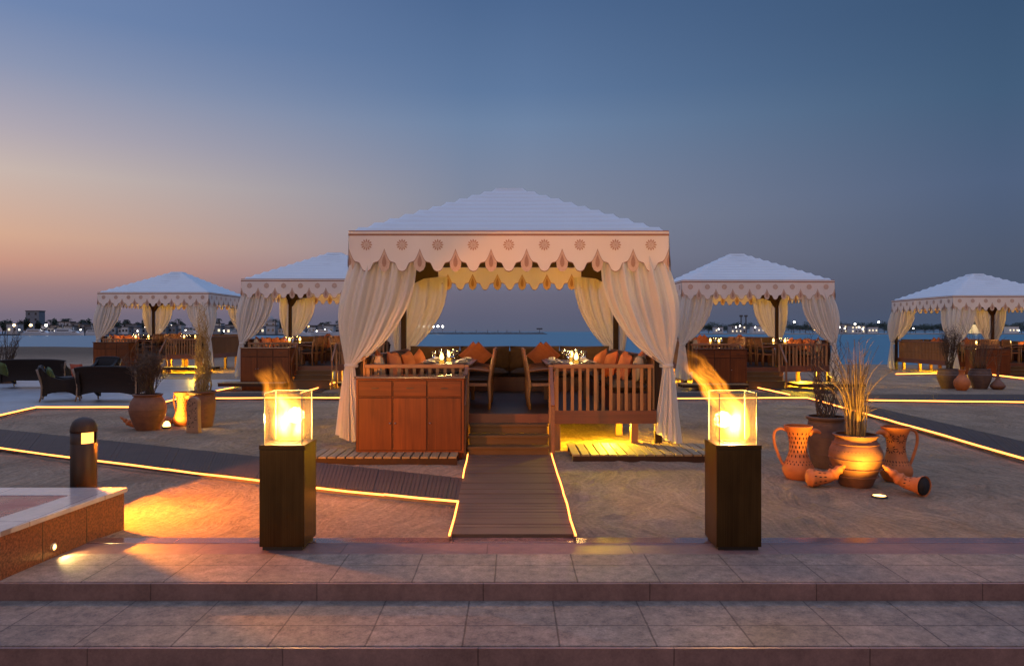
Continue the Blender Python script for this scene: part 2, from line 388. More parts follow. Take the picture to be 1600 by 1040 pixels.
def sand_mat():
    m, nt = newmat('raked_sand')
    t = nd(nt, 'ShaderNodeTexCoord')
    P = t.outputs['Object']
    n1 = nd(nt, 'ShaderNodeTexNoise', {'Vector': P, 'Scale': 0.9, 'Detail': 7, 'Roughness': 0.62})
    n2 = nd(nt, 'ShaderNodeTexNoise', {'Vector': P, 'Scale': 24.0, 'Detail': 6, 'Roughness': 0.8})
    n3 = nd(nt, 'ShaderNodeTexNoise', {'Vector': P, 'Scale': 5.0, 'Detail': 5, 'Roughness': 0.7})
    warp = nd(nt, 'ShaderNodeTexNoise', {'Vector': P, 'Scale': 0.40, 'Detail': 2})
    wv = nd(nt, 'ShaderNodeVectorMath', {0: P, 1: nd(nt, 'ShaderNodeVectorMath', {0: warp.outputs['Color'], 1: (2.6, 2.6, 0)}, operation='MULTIPLY').outputs[0]}, operation='ADD')
    st = nd(nt, 'ShaderNodeTexNoise', {'Vector': nd(nt, 'ShaderNodeMapping', {'Vector': wv.outputs[0], 'Rotation': (0, 0, R(62)), 'Scale': (15, 0.9, 1)}).outputs[0], 'Scale': 1.0, 'Detail': 5, 'Roughness': 0.7})
    vo = nd(nt, 'ShaderNodeTexVoronoi', {'Vector': nd(nt, 'ShaderNodeVectorMath', {0: P, 1: nd(nt, 'ShaderNodeVectorMath', {0: n3.outputs['Color'], 'Scale': 0.22}, operation='SCALE').outputs[0]}, operation='ADD').outputs[0], 'Scale': 3.4}, feature='SMOOTH_F1')
    f = nd(nt, 'ShaderNodeMapRange', {0: n1.outputs[0], 1: 0.3, 2: 0.7}).outputs[0]
    c = mixc(nt, f, (0.375, 0.248, 0.162, 1), (0.250, 0.160, 0.102, 1))
    wet = nd(nt, 'ShaderNodeMapRange', {0: nd(nt, 'ShaderNodeSeparateXYZ', {0: P}).outputs[1], 1: 40.0, 2: 62.0, 3: 1.0, 4: 0.42}).outputs[0]
    v = mth(nt, 'ADD', mth(nt, 'MULTIPLY', n2.outputs[0], 0.6), mth(nt, 'MULTIPLY', st.outputs[0], 0.4))
    v = nd(nt, 'ShaderNodeMapRange', {0: v, 1: 0.36, 2: 0.64, 3: 0.50, 4: 1.30}).outputs[0]
    c = nd(nt, 'ShaderNodeHueSaturation', {'Value': v, 'Color': c}).outputs[0]
    c = nd(nt, 'ShaderNodeHueSaturation', {'Value': wet, 'Color': c}).outputs[0]
    mask = nd(nt, 'ShaderNodeMapRange', {0: n1.outputs[0], 1: 0.42, 2: 0.58}).outputs[0]
    hg = mth(nt, 'MULTIPLY', st.outputs[0], mth(nt, 'ADD', 0.25, mth(nt, 'MULTIPLY', mask, 0.75)))
    hg = mth(nt, 'ADD', hg, mth(nt, 'MULTIPLY', n2.outputs[0], 0.55))
    hg = mth(nt, 'ADD', hg, mth(nt, 'MULTIPLY', n3.outputs[0], 0.8))
    hg = mth(nt, 'ADD', hg, mth(nt, 'MULTIPLY', vo.outputs[0], 0.75))
    b = nd(nt, 'ShaderNodeBump', {'Strength': 1.0, 'Distance': 0.060, 'Height': hg})
    p = nd(nt, 'ShaderNodeBsdfPrincipled', {'Base Color': c, 'Roughness': 0.92, 'Specular IOR Level': 0.15, 'Normal': b.outputs[0]})
    surf(nt, p.outputs[0])
    return m


M['sand'] = sand_mat()


def sea_mat():
    m, nt = newmat('calm_sea_water')
    n = nd(nt, 'ShaderNodeTexNoise', {'Vector': coords(nt, (0.05, 0.55, 1)), 'Scale': 1.0, 'Detail': 5, 'Roughness': 0.6})
    c = mixc(nt, n.outputs[0], (0.030, 0.115, 0.165, 1), (0.050, 0.165, 0.220, 1))
    b = nd(nt, 'ShaderNodeBump', {'Strength': 0.12, 'Distance': 0.3, 'Height': n.outputs[0]})
    p = nd(nt, 'ShaderNodeBsdfPrincipled', {'Base Color': c, 'Roughness': 0.45, 'IOR': 1.33, 'Normal': b.outputs[0]})
    surf(nt, p.outputs[0])
    return m


M['sea'] = sea_mat()
M['rock'] = pmat('breakwater_rock', (0.09, 0.085, 0.085), (0.05, 0.047, 0.05), 0.9, scale=(0.4, 0.4, 0.4))
M['far_sand'] = pmat('far_quay_stone', (0.30, 0.27, 0.25), (0.22, 0.20, 0.19), 0.9, scale=(0.05, 0.05, 0.3))
M['far_dark'] = pmat('far_shore_bank', (0.060, 0.062, 0.070), (0.04, 0.042, 0.05), 0.9, scale=(0.05, 0.05, 0.3))
M['house_white'] = pmat('white_house_plaster', (0.40, 0.40, 0.40), (0.31, 0.31, 0.315), 0.9, scale=(0.3, 0.3, 0.3), objvar=0.3)
M['house_grey'] = pmat('grey_house_plaster', (0.20, 0.215, 0.235), (0.15, 0.16, 0.18), 0.9, scale=(0.3, 0.3, 0.3), objvar=0.25)
M['house_roof'] = pmat('dark_roof', (0.10, 0.09, 0.09), None, 0.9, scale=(0.3, 0.3, 0.3))
M['window_dark'] = pmat('dark_window', (0.03, 0.035, 0.045), None, 0.2, scale=(0.3, 0.3, 0.3))
M['window_lit'] = emat('lit_window', (1.0, 0.82, 0.56), 1.3)
M['foliage'] = pmat('dark_foliage', (0.035, 0.050, 0.034), (0.018, 0.027, 0.020), 0.9, scale=(0.6, 0.6, 0.6), objvar=0.3)
M['bark'] = pmat('trunk_bark', (0.06, 0.045, 0.035), None, 0.9)
M['hull'] = pmat('white_boat_hull', (0.55, 0.54, 0.53), (0.48, 0.47, 0.47), 0.4, scale=(0.4, 0.4, 0.4))


# ------------------------------------------------------------------ mesh builder
class MB:
    def __init__(s):
        s.v, s.f, s.m, s.sm = [], [], [], []

    def add(s, vs, fs, mi=0, smooth=False):
        o = len(s.v)
        s.v += [tuple(v) for v in vs]
        for f in fs:
            s.f.append(tuple(i + o for i in f))
            s.m.append(mi)
            s.sm.append(smooth)
        return s

    def box(s, x0, x1, y0, y1, z0, z1, mi=0):
        vs = [(x, y, z) for x in (x0, x1) for y in (y0, y1) for z in (z0, z1)]
        return s.add(vs, [(0, 1, 3, 2), (4, 6, 7, 5), (0, 4, 5, 1), (2, 3, 7, 6), (0, 2, 6, 4), (1, 5, 7, 3)], mi)

    def obox(s, mat, sx, sy, sz, mi=0):
        vs = [mat @ Vector((x * sx / 2, y * sy / 2, z * sz / 2)) for x in (-1, 1) for y in (-1, 1) for z in (-1, 1)]
        return s.add(vs, [(0, 1, 3, 2), (4, 6, 7, 5), (0, 4, 5, 1), (2, 3, 7, 6), (0, 2, 6, 4), (1, 5, 7, 3)], mi)

    def bar(s, a, b, w, h, mi=0, up=(0, 0, 1)):
        a, b = Vector(a), Vector(b)
        d = (b - a).normalized()
        u = Vector(up)
        if abs(d.dot(u)) > 0.98:
            u = Vector((0, 1, 0))
        r = d.cross(u).normalized()
        u = r.cross(d)
        vs = [p + r * (i * w / 2) + u * (j * h / 2) for p in (a, b) for i, j in ((-1, -1), (1, -1), (1, 1), (-1, 1))]
        return s.add(vs, [(3, 2, 1, 0), (4, 5, 6, 7), (0, 1, 5, 4), (1, 2, 6, 5), (2, 3, 7, 6), (3, 0, 4, 7)], mi)

    def tube(s, pts, r, seg=6, mi=0, cap=True):
        pts = [Vector(p) for p in pts]
        n = len(pts)
        rs = r if isinstance(r, (list, tuple)) else [r] * n
        vs, fs = [], []
        ref = None
        for i, p in enumerate(pts):
            d = (pts[min(i + 1, n - 1)] - pts[max(i - 1, 0)])
            d = d.normalized() if d.length > 1e-9 else Vector((0, 0, 1))
            if ref is None:
                ref = Vector((0, 0, 1)) if abs(d.z) < 0.9 else Vector((1, 0, 0))
            x = ref - d * ref.dot(d)
            x = x.normalized() if x.length > 1e-6 else d.orthogonal().normalized()
            ref = x
            y = d.cross(x)
            for k in range(seg):
                a = 2 * math.pi * k / seg
                vs.append(p + (x * math.cos(a) + y * math.sin(a)) * rs[i])
        for i in range(n - 1):
            for k in range(seg):
                k2 = (k + 1) % seg
                fs.append((i * seg + k, i * seg + k2, (i + 1) * seg + k2, (i + 1) * seg + k))
        if cap:
            fs.append(tuple(reversed(range(seg))))
            fs.append(tuple((n - 1) * seg + k for k in range(seg)))
        return s.add(vs, fs, mi, True)

    def lathe(s, prof, seg=32, mat=None, mi=0, smooth=True, cap0=True, cap1=False, squash=1.0):
        mat = mat or Matrix()
        vs, fs = [], []
        for r, z in prof:
            for k in range(seg):
                a = 2 * math.pi * k / seg
                vs.append(mat @ Vector((r * math.cos(a), r * math.sin(a) * squash, z)))
        for i in range(len(prof) - 1):
            for k in range(seg):
                k2 = (k + 1) % seg
                fs.append((i * seg + k, i * seg + k2, (i + 1) * seg + k2, (i + 1) * seg + k))
        if cap0:
            fs.append(tuple(reversed(range(seg))))
        if cap1:
            fs.append(tuple((len(prof) - 1) * seg + k for k in range(seg)))
        return s.add(vs, fs, mi, smooth)

    def prism(s, poly, mat, d0, d1, mi=0):
        """A 2-D outline (a, b) swept from d0 to d1; mat maps (a, b, d) into place."""
        n = len(poly)
        vs = [mat @ Vector((a, b, d0)) for a, b in poly] + [mat @ Vector((a, b, d1)) for a, b in poly]
        fs = [tuple(reversed(range(n))), tuple(range(n, 2 * n))]
        fs += [(i, (i + 1) % n, n + (i + 1) % n, n + i) for i in range(n)]
        return s.add(vs, fs, mi)

    def grid(s, rows, mi=0, smooth=True, close=False):
        nr, nc = len(rows), len(rows[0])
        vs = [p for r in rows for p in r]
        fs = []
        for i in range(nr - 1):
            for j in range(nc if close else nc - 1):
                j2 = (j + 1) % nc
                fs.append((i * nc + j, i * nc + j2, (i + 1) * nc + j2, (i + 1) * nc + j))
        return s.add(vs, fs, mi, smooth)

    def disc(s, mat, r, seg=16, mi=0, rx=None):
        vs = [mat @ Vector((r * math.cos(2 * math.pi * k / seg), (rx or r) * math.sin(2 * math.pi * k / seg), 0)) for k in range(seg)]
        return s.add(vs, [tuple(range(seg))], mi)

    def mesh(s, name, mats, bevel=0.0):
        me = bpy.data.meshes.new(name)
        me.from_pydata(s.v, [], s.f)
        for m in mats:
            me.materials.append(M[m] if isinstance(m, str) else m)
        me.polygons.foreach_set('material_index', s.m)
        me.polygons.foreach_set('use_smooth', s.sm)
        bm = bmesh.new()
        bm.from_mesh(me)
        bmesh.ops.recalc_face_normals(bm, faces=bm.faces)
        if bevel:
            ed = [e for e in bm.edges if len(e.link_faces) == 2 and e.calc_face_angle(0) > R(40)]
            bmesh.ops.bevel(bm, geom=ed, offset=bevel, segments=2, affect='EDGES', clamp_overlap=True, profile=0.6)
        bm.to_mesh(me)
        bm.free()
        me.update()
        return me

    def build(s, name, mats, parent=None, bevel=0.0, loc=None, rz=0.0):
        o = bpy.data.objects.new(name, s.mesh(name, mats if isinstance(mats, (list, tuple)) else [mats], bevel))
        COL.objects.link(o)
        if parent is not None:
            o.parent = parent
        if loc is not None:
            o.location = loc
            o.rotation_euler = (0, 0, rz)
        return o


def tag(o, label, cat, group=None, kind=None):
    if label:
        o['label'] = label
    if cat:
        o['category'] = cat
    if group:
        o['group'] = group
    if kind:
        o['kind'] = kind
    return o


def thing(name, loc, label, cat, group=None, rz=0.0):
    o = bpy.data.objects.new(name, None)
    o.empty_display_size = 0.2
    COL.objects.link(o)
    o.location = loc
    o.rotation_euler = (0, 0, rz)
    return tag(o, label, cat, group)


def structure(o):
    o['kind'] = 'structure'
    return o


def copy_tree(o, parent=None):
    c = o.copy()
    COL.objects.link(c)
    c.parent = parent
    for ch in list(KIDS.get(o.name, o.children)):
        copy_tree(ch, c)
    return c


KIDS = {}


def lamp(name, kind, energy, color, loc, parent=None, **kw):
    l = bpy.data.lights.new(name, kind)
    l.energy = energy
    l.color = color
    for k, v in kw.items():
        if k != 'aim':
            setattr(l, k, v)
    o = bpy.data.objects.new(name, l)
    COL.objects.link(o)
    o.location = loc
    if 'aim' in kw:
        o.rotation_euler = Vector(kw['aim']).to_track_quat('-Z', 'Y').to_euler()
    if parent is not None:
        o.parent = parent
    return o


def T3(x, y, z, rx=0, ry=0, rz=0):
    return Matrix.Translation((x, y, z)) @ Matrix.Rotation(rz, 4, 'Z') @ Matrix.Rotation(ry, 4, 'Y') @ Matrix.Rotation(rx, 4, 'X')


XZ = Matrix(((1, 0, 0, 0), (0, 0, 1, 0), (0, 1, 0, 0), (0, 0, 0, 1)))      # (a, b, d) -> x=a, z=b, y=d
YZ = Matrix(((0, 0, 1, 0), (1, 0, 0, 0), (0, 1, 0, 0), (0, 0, 0, 1)))      # (a, b, d) -> y=a, z=b, x=d

# ================================================================== THE SETTING
SHORE = [(-6000, 220), (-400, 150), (-120, 112), (-66, 105), (-30, 85), (0, 62), (15, 51), (25, 47.5), (60, 47), (400, 70), (6000, 200)]


def shore_y(x):
    for (a, ya), (b, yb) in zip(SHORE, SHORE[1:]):
        if a <= x <= b:
            return ya + (yb - ya) * (x - a) / (b - a)
    return 100.0


PLAZA_Y = 6.47
# trodden hollows: a few lines of old footprints across the beds and loose ones between them
_r = random.Random(17)
DENTS = {}


def dent(x, y, r, dp):
    DENTS.setdefault((int(x // .5), int(y // .5)), []).append((x, y, r, dp))


for _ in range(13):
    x_, y_, a_ = _r.uniform(-9, 9), _r.uniform(6.8, 14), _r.uniform(0, 6.28)
    for i_ in range(_r.randint(6, 14)):
        a_ += _r.uniform(-.15, .15)
        x_ += math.cos(a_) * .38
        y_ += math.sin(a_) * .38
        s_ = .09 if i_ % 2 else -.09
        dent(x_ - math.sin(a_) * s_, y_ + math.cos(a_) * s_, _r.uniform(.09, .13), _r.uniform(.014, .026))
for _ in range(240):
    dent(_r.uniform(-10, 11), _r.uniform(6.6, 15), _r.uniform(.07, .17), _r.uniform(.006, .018))


def sand_z(x, y):
    n = noise.noise(Vector((x * 0.35, y * 0.35, 0.3))) * 0.012 + noise.noise(Vector((x * 1.3, y * 1.3, 3.1))) * 0.010 + noise.noise(Vector((x * 3.3, y * 3.3, 7.7))) * 0.014 + noise.noise(Vector((x * 7.5, y * 5.5, 1.7))) * 0.007
    z = -0.024 + n
    if 6 < y < 16 and -11 < x < 12:
        ci, cj = int(x // .5), int(y // .5)
        for i in (ci - 1, ci, ci + 1):
            for j in (cj - 1, cj, cj + 1):
                for dx, dy, r, dp in DENTS.get((i, j), ()):
                    q = math.hypot(x - dx, y - dy) / r
                    if q < 1.7:
                        z += dp * (-(1 - q * q) if q < 1 else .45 * math.sin((q - 1) / .7 * math.pi))
    d = y - (shore_y(x) - 7.0)
    if d > 0:
        z -= d * 0.07
    return z


def axis(dense0, dense1, step, far0, far1):
    a = []
    v = dense0
    while v <= dense1:
        a.append(v)
        v += step
    g, v = step, dense1
    while v < far1:
        g *= 1.16
        v += g
        a.append(min(v, far1))
    g, v = step, dense0
    b = []
    while v > far0:
        g *= 1.16
        v -= g
        b.append(max(v, far0))
    return b[::-1] + a


xs = axis(-10.5, 11.5, 0.055, -5000, 5000)
ys = axis(PLAZA_Y - 0.05, 15.0, 0.050, PLAZA_Y - 0.05, 420)
g = MB()
g.grid([[(x, y, max(sand_z(x, y), -6)) for x in xs] for y in ys])
structure(g.build('sand_ground', 'sand'))

g = MB()
g.add([(-9000, 40, -0.5), (9000, 40, -0.5), (9000, 12000, -0.5), (-9000, 12000, -0.5)], [(0, 1, 2, 3)])
structure(g.build('sea_water', 'sea'))

# plaza: granite treads going down towards the viewer
E1, E2 = 5.337, 4.544
g = MB()
g.box(-30, 30, E1, 6.0, -0.6, 0.0)
structure(g.build('plaza_paving', 'granite', bevel=0.004))
g = MB()
g.box(-30, 30, 6.0, 6.30, -0.6, -0.001)
structure(g.build('plaza_paving_band', 'band_granite', bevel=0.003))
g = MB()
g.box(-30, 30, 6.30, PLAZA_Y, -0.6, 0.003)
structure(g.build('plaza_kerb', 'polish_granite', bevel=0.006))
g = MB()
g.box(-30, 30, E1 - 0.03, E1 - 0.001, -0.6, -0.006)
structure(g.build('step_riser_pavement', 'red_granite'))
g = MB()
g.box(-30, 30, E2, E1 - 0.032, -0.6, -0.126)
structure(g.build('lower_step_pavement', 'granite_low', bevel=0.004))
g = MB()
g.box(-30, 30, E2 - 0.03, E2 - 0.001, -0.6, -0.132)
structure(g.build('lower_step_riser_pavement', 'red_granite'))
g = MB()
g.box(-30, 30, -12, E2 - 0.032, -0.6, -0.252)
structure(g.build('lowest_step_pavement', 'granite'))

# terrace of pale stone with the wicker lounge, left
tp = [G(0, 648, .03), G(57, 635, .03), G(205, 635, .03), G(257, 627, .03), G(328, 612, .03), G(365, 605, .03)]
tp = [Vector((-26, tp[0].y - 1.2, 0.03))] + tp + [Vector((-9.4, 27.5, .03)), Vector((-26, 27.5, .03))]
g = MB()
g.prism([(p.x, p.y) for p in tp], Matrix(), -0.4, 0.03)
structure(g.build('terrace_pavement', 'terrace'))


def boardwalk(name, a0, a1, b0, b1, mat, n, z=0.03, th=0.05, gap=0.08):
    """Boards laid across between the edges a0-a1 and b0-b1."""
    a0, a1, b0, b1 = (Vector((p[0], p[1], z)) for p in (a0, a1, b0, b1))
    g = MB()
    rnd = random.Random(name)
    for i in range(n):
        t0, t1 = i / n, (i + 1 - gap) / n
        dz = Vector((0, 0, rnd.uniform(-0.003, 0.003)))
        q = [a0.lerp(a1, t0) + dz, b0.lerp(b1, t0) + dz, b0.lerp(b1, t1) + dz, a0.lerp(a1, t1) + dz]
        dn = Vector((0, 0, -th))
        vs = q + [p + dn for p in q]
        g.add(vs, [(0, 1, 2, 3), (7, 6, 5, 4), (0, 4, 5, 1), (1, 5, 6, 2), (2, 6, 7, 3), (3, 7, 4, 0)])
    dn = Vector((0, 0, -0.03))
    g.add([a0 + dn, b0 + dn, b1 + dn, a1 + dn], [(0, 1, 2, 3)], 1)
    return structure(g.build(name, [mat, 'lining']))


FL, FR_ = G(703, 838, .03), G(899, 838, .03)
BL, BR = G(731, 709, .03), G(861, 709, .03)
FL.y = FR_.y = PLAZA_Y + 0.004
BL.y = BR.y = 10.66
boardwalk('boardwalk_path', FL, BL, FR_, BR, 'walk_wood', 36)
# left diagonal boardwalk
a0, a1 = G(0, 700, .028), G(716, 783, .028)
b0, b1 = G(0, 668, .028), G(725, 746, .028)
d = (a1 - a0).normalized()
boardwalk('diagonal_boardwalk_path', a0 - d * 4, a1, b0 - d * 4, b1, 'walk_wood_dark', 230, .026)
# cross walk behind the near sand beds and the diagonal one on the right
boardwalk('cross_boardwalk_path', G(300, 622, .026), G(1262, 621, .026), G(300, 613, .026), G(1262, 612.5, .026), 'walk_wood_dark', 240, .024)
a0, a1 = G(1262, 621, .028), G(1600, 716, .028)
b0, b1 = G(1236, 606, .028), G(1600, 685, .028)
d = (a1 - a0).normalized()
boardwalk('right_boardwalk_path', a0, a1 + d * 5, b0, b1 + d * 5, 'walk_wood_dark', 240, .030)
boardwalk('far_boardwalk_path', G(1340, 625, .026), G(1900, 627, .026), G(1340, 615.5, .026), G(1900, 616, .026), 'walk_wood_dark', 180, .026)
boardwalk('tent_boardwalk_path', G(1164, 601, .022), G(1234, 614, .022), G(1212, 600, .022), G(1300, 612, .022), 'walk_wood_dark', 24, .022)
boardwalk('near_tent_boardwalk_path', G(448, 612, .022), G(484, 597, .022), G(500, 612, .022), G(524, 597, .022), 'walk_wood_dark', 24, .022)


# ------------------------------------------------------------------ rope lights along the walks
def rope(pts, label, r=0.016, z=0.05, base=True):
    r *= .72
    ps = [G(px, py, z) for px, py in pts]
    c = ps[0]
    t = thing('rope_light', (c.x, c.y, 0), label, 'rope light', 'glowing rope lights along the walk edges')
    g = MB()
    rnd = random.Random(label)
    for a, b in zip(ps, ps[1:]):
        L = (b - a).length
        n = max(2, int(L / 0.5))
        q = [a.lerp(b, i / n) - Vector((c.x, c.y, 0)) + Vector((rnd.uniform(-1, 1) * .006, rnd.uniform(-1, 1) * .006, rnd.uniform(-1, 1) * .004)) for i in range(n + 1)]
        g.tube(q, r, 6)
    g.build('glowing_tube', 'rope', t)
    g = MB()
    for a, b in zip(ps, ps[1:]):
        d = Vector((-c.x, -c.y, -r - .016))
        g.bar(a + d, b + d, r * 2.2, 0.028)
    g.build('mounting_strip', 'rope_base', t)
    return t


rope([(731, 709), (723, 746)], 'short glowing rope light at the sideboard corner of the central boardwalk', .013)
rope([(715, 783), (703, 836)], 'glowing rope light on the boardwalk edge nearest the flat-topped left fire lamp', .013)
rope([(-60, 690), (0, 699), (110, 714.5), (260, 733), (405, 750.5), (495, 762), (600, 772.5), (715, 783)], 'long glowing rope light passing behind the bollard and the left fire lamp', .015)
rope([(861, 708), (880, 768), (899, 836)], 'glowing rope light on the railing side of the central boardwalk', .013)
rope([(1050, 622), (1262, 621), (1320, 637), (1450, 673), (1600, 716), (1700, 745), (1800, 773)], 'glowing rope light running behind the clay jugs along the diagonal boardwalk', .020)
rope([(1353, 625), (1600, 628), (1720, 629.5), (1900, 632)], 'straight glowing rope light along the far walk before the rightmost tent', .022)
rope([(1164, 601), (1234, 616)], 'short slanting rope light below the steps behind the taller flame', .026)
rope([(1540, 584), (1600, 591), (1680, 600)], 'glowing rope light below the steps of the rightmost tent', .030)
rope([(1400, 584), (1470, 583)], 'low rope light under the slatted side of the rightmost tent', .024)
rope([(328, 622), (415, 621), (545, 621)], 'level glowing rope light seen through the left glass fire box', .021)
rope([(469, 614), (524, 597)], 'slanting rope light leading to tent steps above the left fire lamp', .024)
rope([(-30, 655), (0, 648), (57, 635.5), (205, 635.5)], 'glowing rope light along the pale terrace under the wicker sofa', .021)
rope([(257, 627.5), (274, 623.5), (328, 612), (365, 605)], 'slanting rope light on the terrace edge behind the potted plants', .022)
rope([(1100, 600), (1160, 601)], 'low rope light under the sideboard behind the taller flame', .018)


# ================================================================== ONE TENT (local coordinates: centre of its plan on the ground)
HW, U = 2.48, 2 * 2.48 / 9


def roof_mesh():
    prof = [(2.48, 3.36), (2.358, 3.446)]
    n = 10
    for i in range(1, n + 1):
        t = i / n
        prof.append((2.358 + (0.247 - 2.358) * t, 3.446 + (4.469 - 3.446) * t))
    g = MB()
    rows = []
    K = 20
    rnd = random.Random(5)
    for i, (h0, z0) in enumerate(prof[:-1]):
        h1, z1 = prof[i + 1]
        for q in range(5):
            t = q / 5
            h, z = h0 + (h1 - h0) * t, z0 + (z1 - z0) * t
            sag = -0.044 * math.sin(math.pi * t) * (1.0 if i else 0.6)
            row = []
            for sd in range(4):
                for k in range(K):
                    w = -1 + 2 * k / K
                    p = Vector((w * h, -h, z + sag))
                    p.z += 0.006 * noise.noise(Vector((w * h * 2 + sd * 9, h * 4, 1.2))) - 0.012 * (1 - w * w) * math.sin(math.pi * t)
                    row.append(Matrix.Rotation(sd * math.pi / 2, 3, 'Z') @ p)
            rows.append(row)
    h, z = prof[-1]
    rows.append([Matrix.Rotation(sd * math.pi / 2, 3, 'Z') @ Vector(((-1 + 2 * k / K) * h, -h, z)) for sd in range(4) for k in range(K)])
    g.grid(rows, 0, True, True)
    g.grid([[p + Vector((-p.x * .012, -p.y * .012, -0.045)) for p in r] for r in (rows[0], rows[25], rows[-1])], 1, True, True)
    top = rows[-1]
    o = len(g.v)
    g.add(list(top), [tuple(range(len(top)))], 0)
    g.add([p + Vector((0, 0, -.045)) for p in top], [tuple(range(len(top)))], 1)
    return g


def hem(d):
    """Lower edge of the valance at distance d from the middle of a lobe."""
    a = abs(d)
    pts = [(0, 2.735), (.035, 2.742), (.065, 2.770), (.085, 2.815), (.102, 2.858), (.130, 2.876), (.165, 2.880), (.192, 2.898), (.222, 2.945), (.252, 3.02), (.2756, 3.085)]
    for (x0, z0), (x1, z1) in zip(pts, pts[1:]):
        if a <= x1:
            return z0 + (z1 - z0) * (a - x0) / (x1 - x0)
    return 3.075


LEAF = [(0, 3.092), (.020, 3.055), (.046, 3.00), (.076, 2.945), (.090, 2.885), (.084, 2.82), (.056, 2.765), (0, 2.735)]
LEAF = LEAF + [(-x, z) for x, z in LEAF[-2:0:-1]]


def valance_mesh(sd):
    """One side's cloth: mi 0 cloth, 1 brown edging, 2 leaf tabs, 3 leaf cores, 4 rosettes."""
    g = MB()
    n = 9 * 26
    ztop = 3.345
    W_ = HW

    def wave(x, z):
        k = (ztop - z) / 0.6
        return -W_ - 0.004 - k * (0.016 * math.sin(x * 2.7 + sd) + 0.012 * math.sin(x * 7.9 + 2 * sd) + 0.012)
    rows = [[], [], [], [], []]
    lo = []
    for i in range(n + 1):
        x = -W_ + 2 * W_ * i / n
        d = ((x + W_) % U) - U / 2
        zl = hem(d)
        lo.append((x, zl))
        for q in range(5):
            z = ztop + (zl - ztop) * q / 4
            rows[q].append((x, wave(x, z), z))
    g.grid(rows, 0)
    for off in (-0.003, 0.003):
        g.grid([[(x, wave(x, z) + off, z + e) for x, z in lo] for e in (0.0, 0.012)], 1)
    for i in range(0, 10):
        cx = -W_ + i * U
        for poly, mi, off in ((LEAF, 2, 0.004), ([(x * .38, 2.90 + (z - 2.90) * .56) for x, z in LEAF], 3, -0.0)):
            pl = [(cx + x, z) for x, z in poly if -W_ <= cx + x <= W_]
            if len(pl) < 3:
                continue
            o = -0.007 if mi == 3 else 0.003
            g.add([(x, wave(x, z) + o, z) for x, z in pl], [tuple(range(len(pl)))], mi)
            if mi == 3:
                g.add([(x, wave(x, z) - 0.0035 + 0.012, z) for x, z in pl], [tuple(range(len(pl)))], mi)
    for i in range(9):
        cx, cz = -W_ + (i + .5) * U, 3.155
        y0 = wave(cx, cz)
        for k in range(12):
            a = 2 * math.pi * k / 12
            m = Matrix.Translation((cx, y0 - 0.008, cz)) @ XZ @ Matrix.Rotation(a, 4, 'Z') @ Matrix.Translation((0.066, 0, 0))
            g.disc(m, 0.024, 8, 4, 0.0125)
            m = Matrix.Translation((cx, y0 - 0.0085, cz)) @ XZ @ Matrix.Rotation(a + .26, 4, 'Z') @ Matrix.Translation((0.038, 0, 0))
            g.disc(m, 0.011, 6, 4, 0.006)
        ring = [(math.cos(2 * math.pi * k / 20), math.sin(2 * math.pi * k / 20)) for k in range(20)]
        g.grid([[(cx + c * r, y0 - 0.008, cz + s_ * r) for c, s_ in ring] for r in (0.0235, 0.016)], 4, True, True)
        g.disc(Matrix.Translation((cx, y0 - 0.008, cz)) @ XZ, 0.009, 8, 4)
    return g


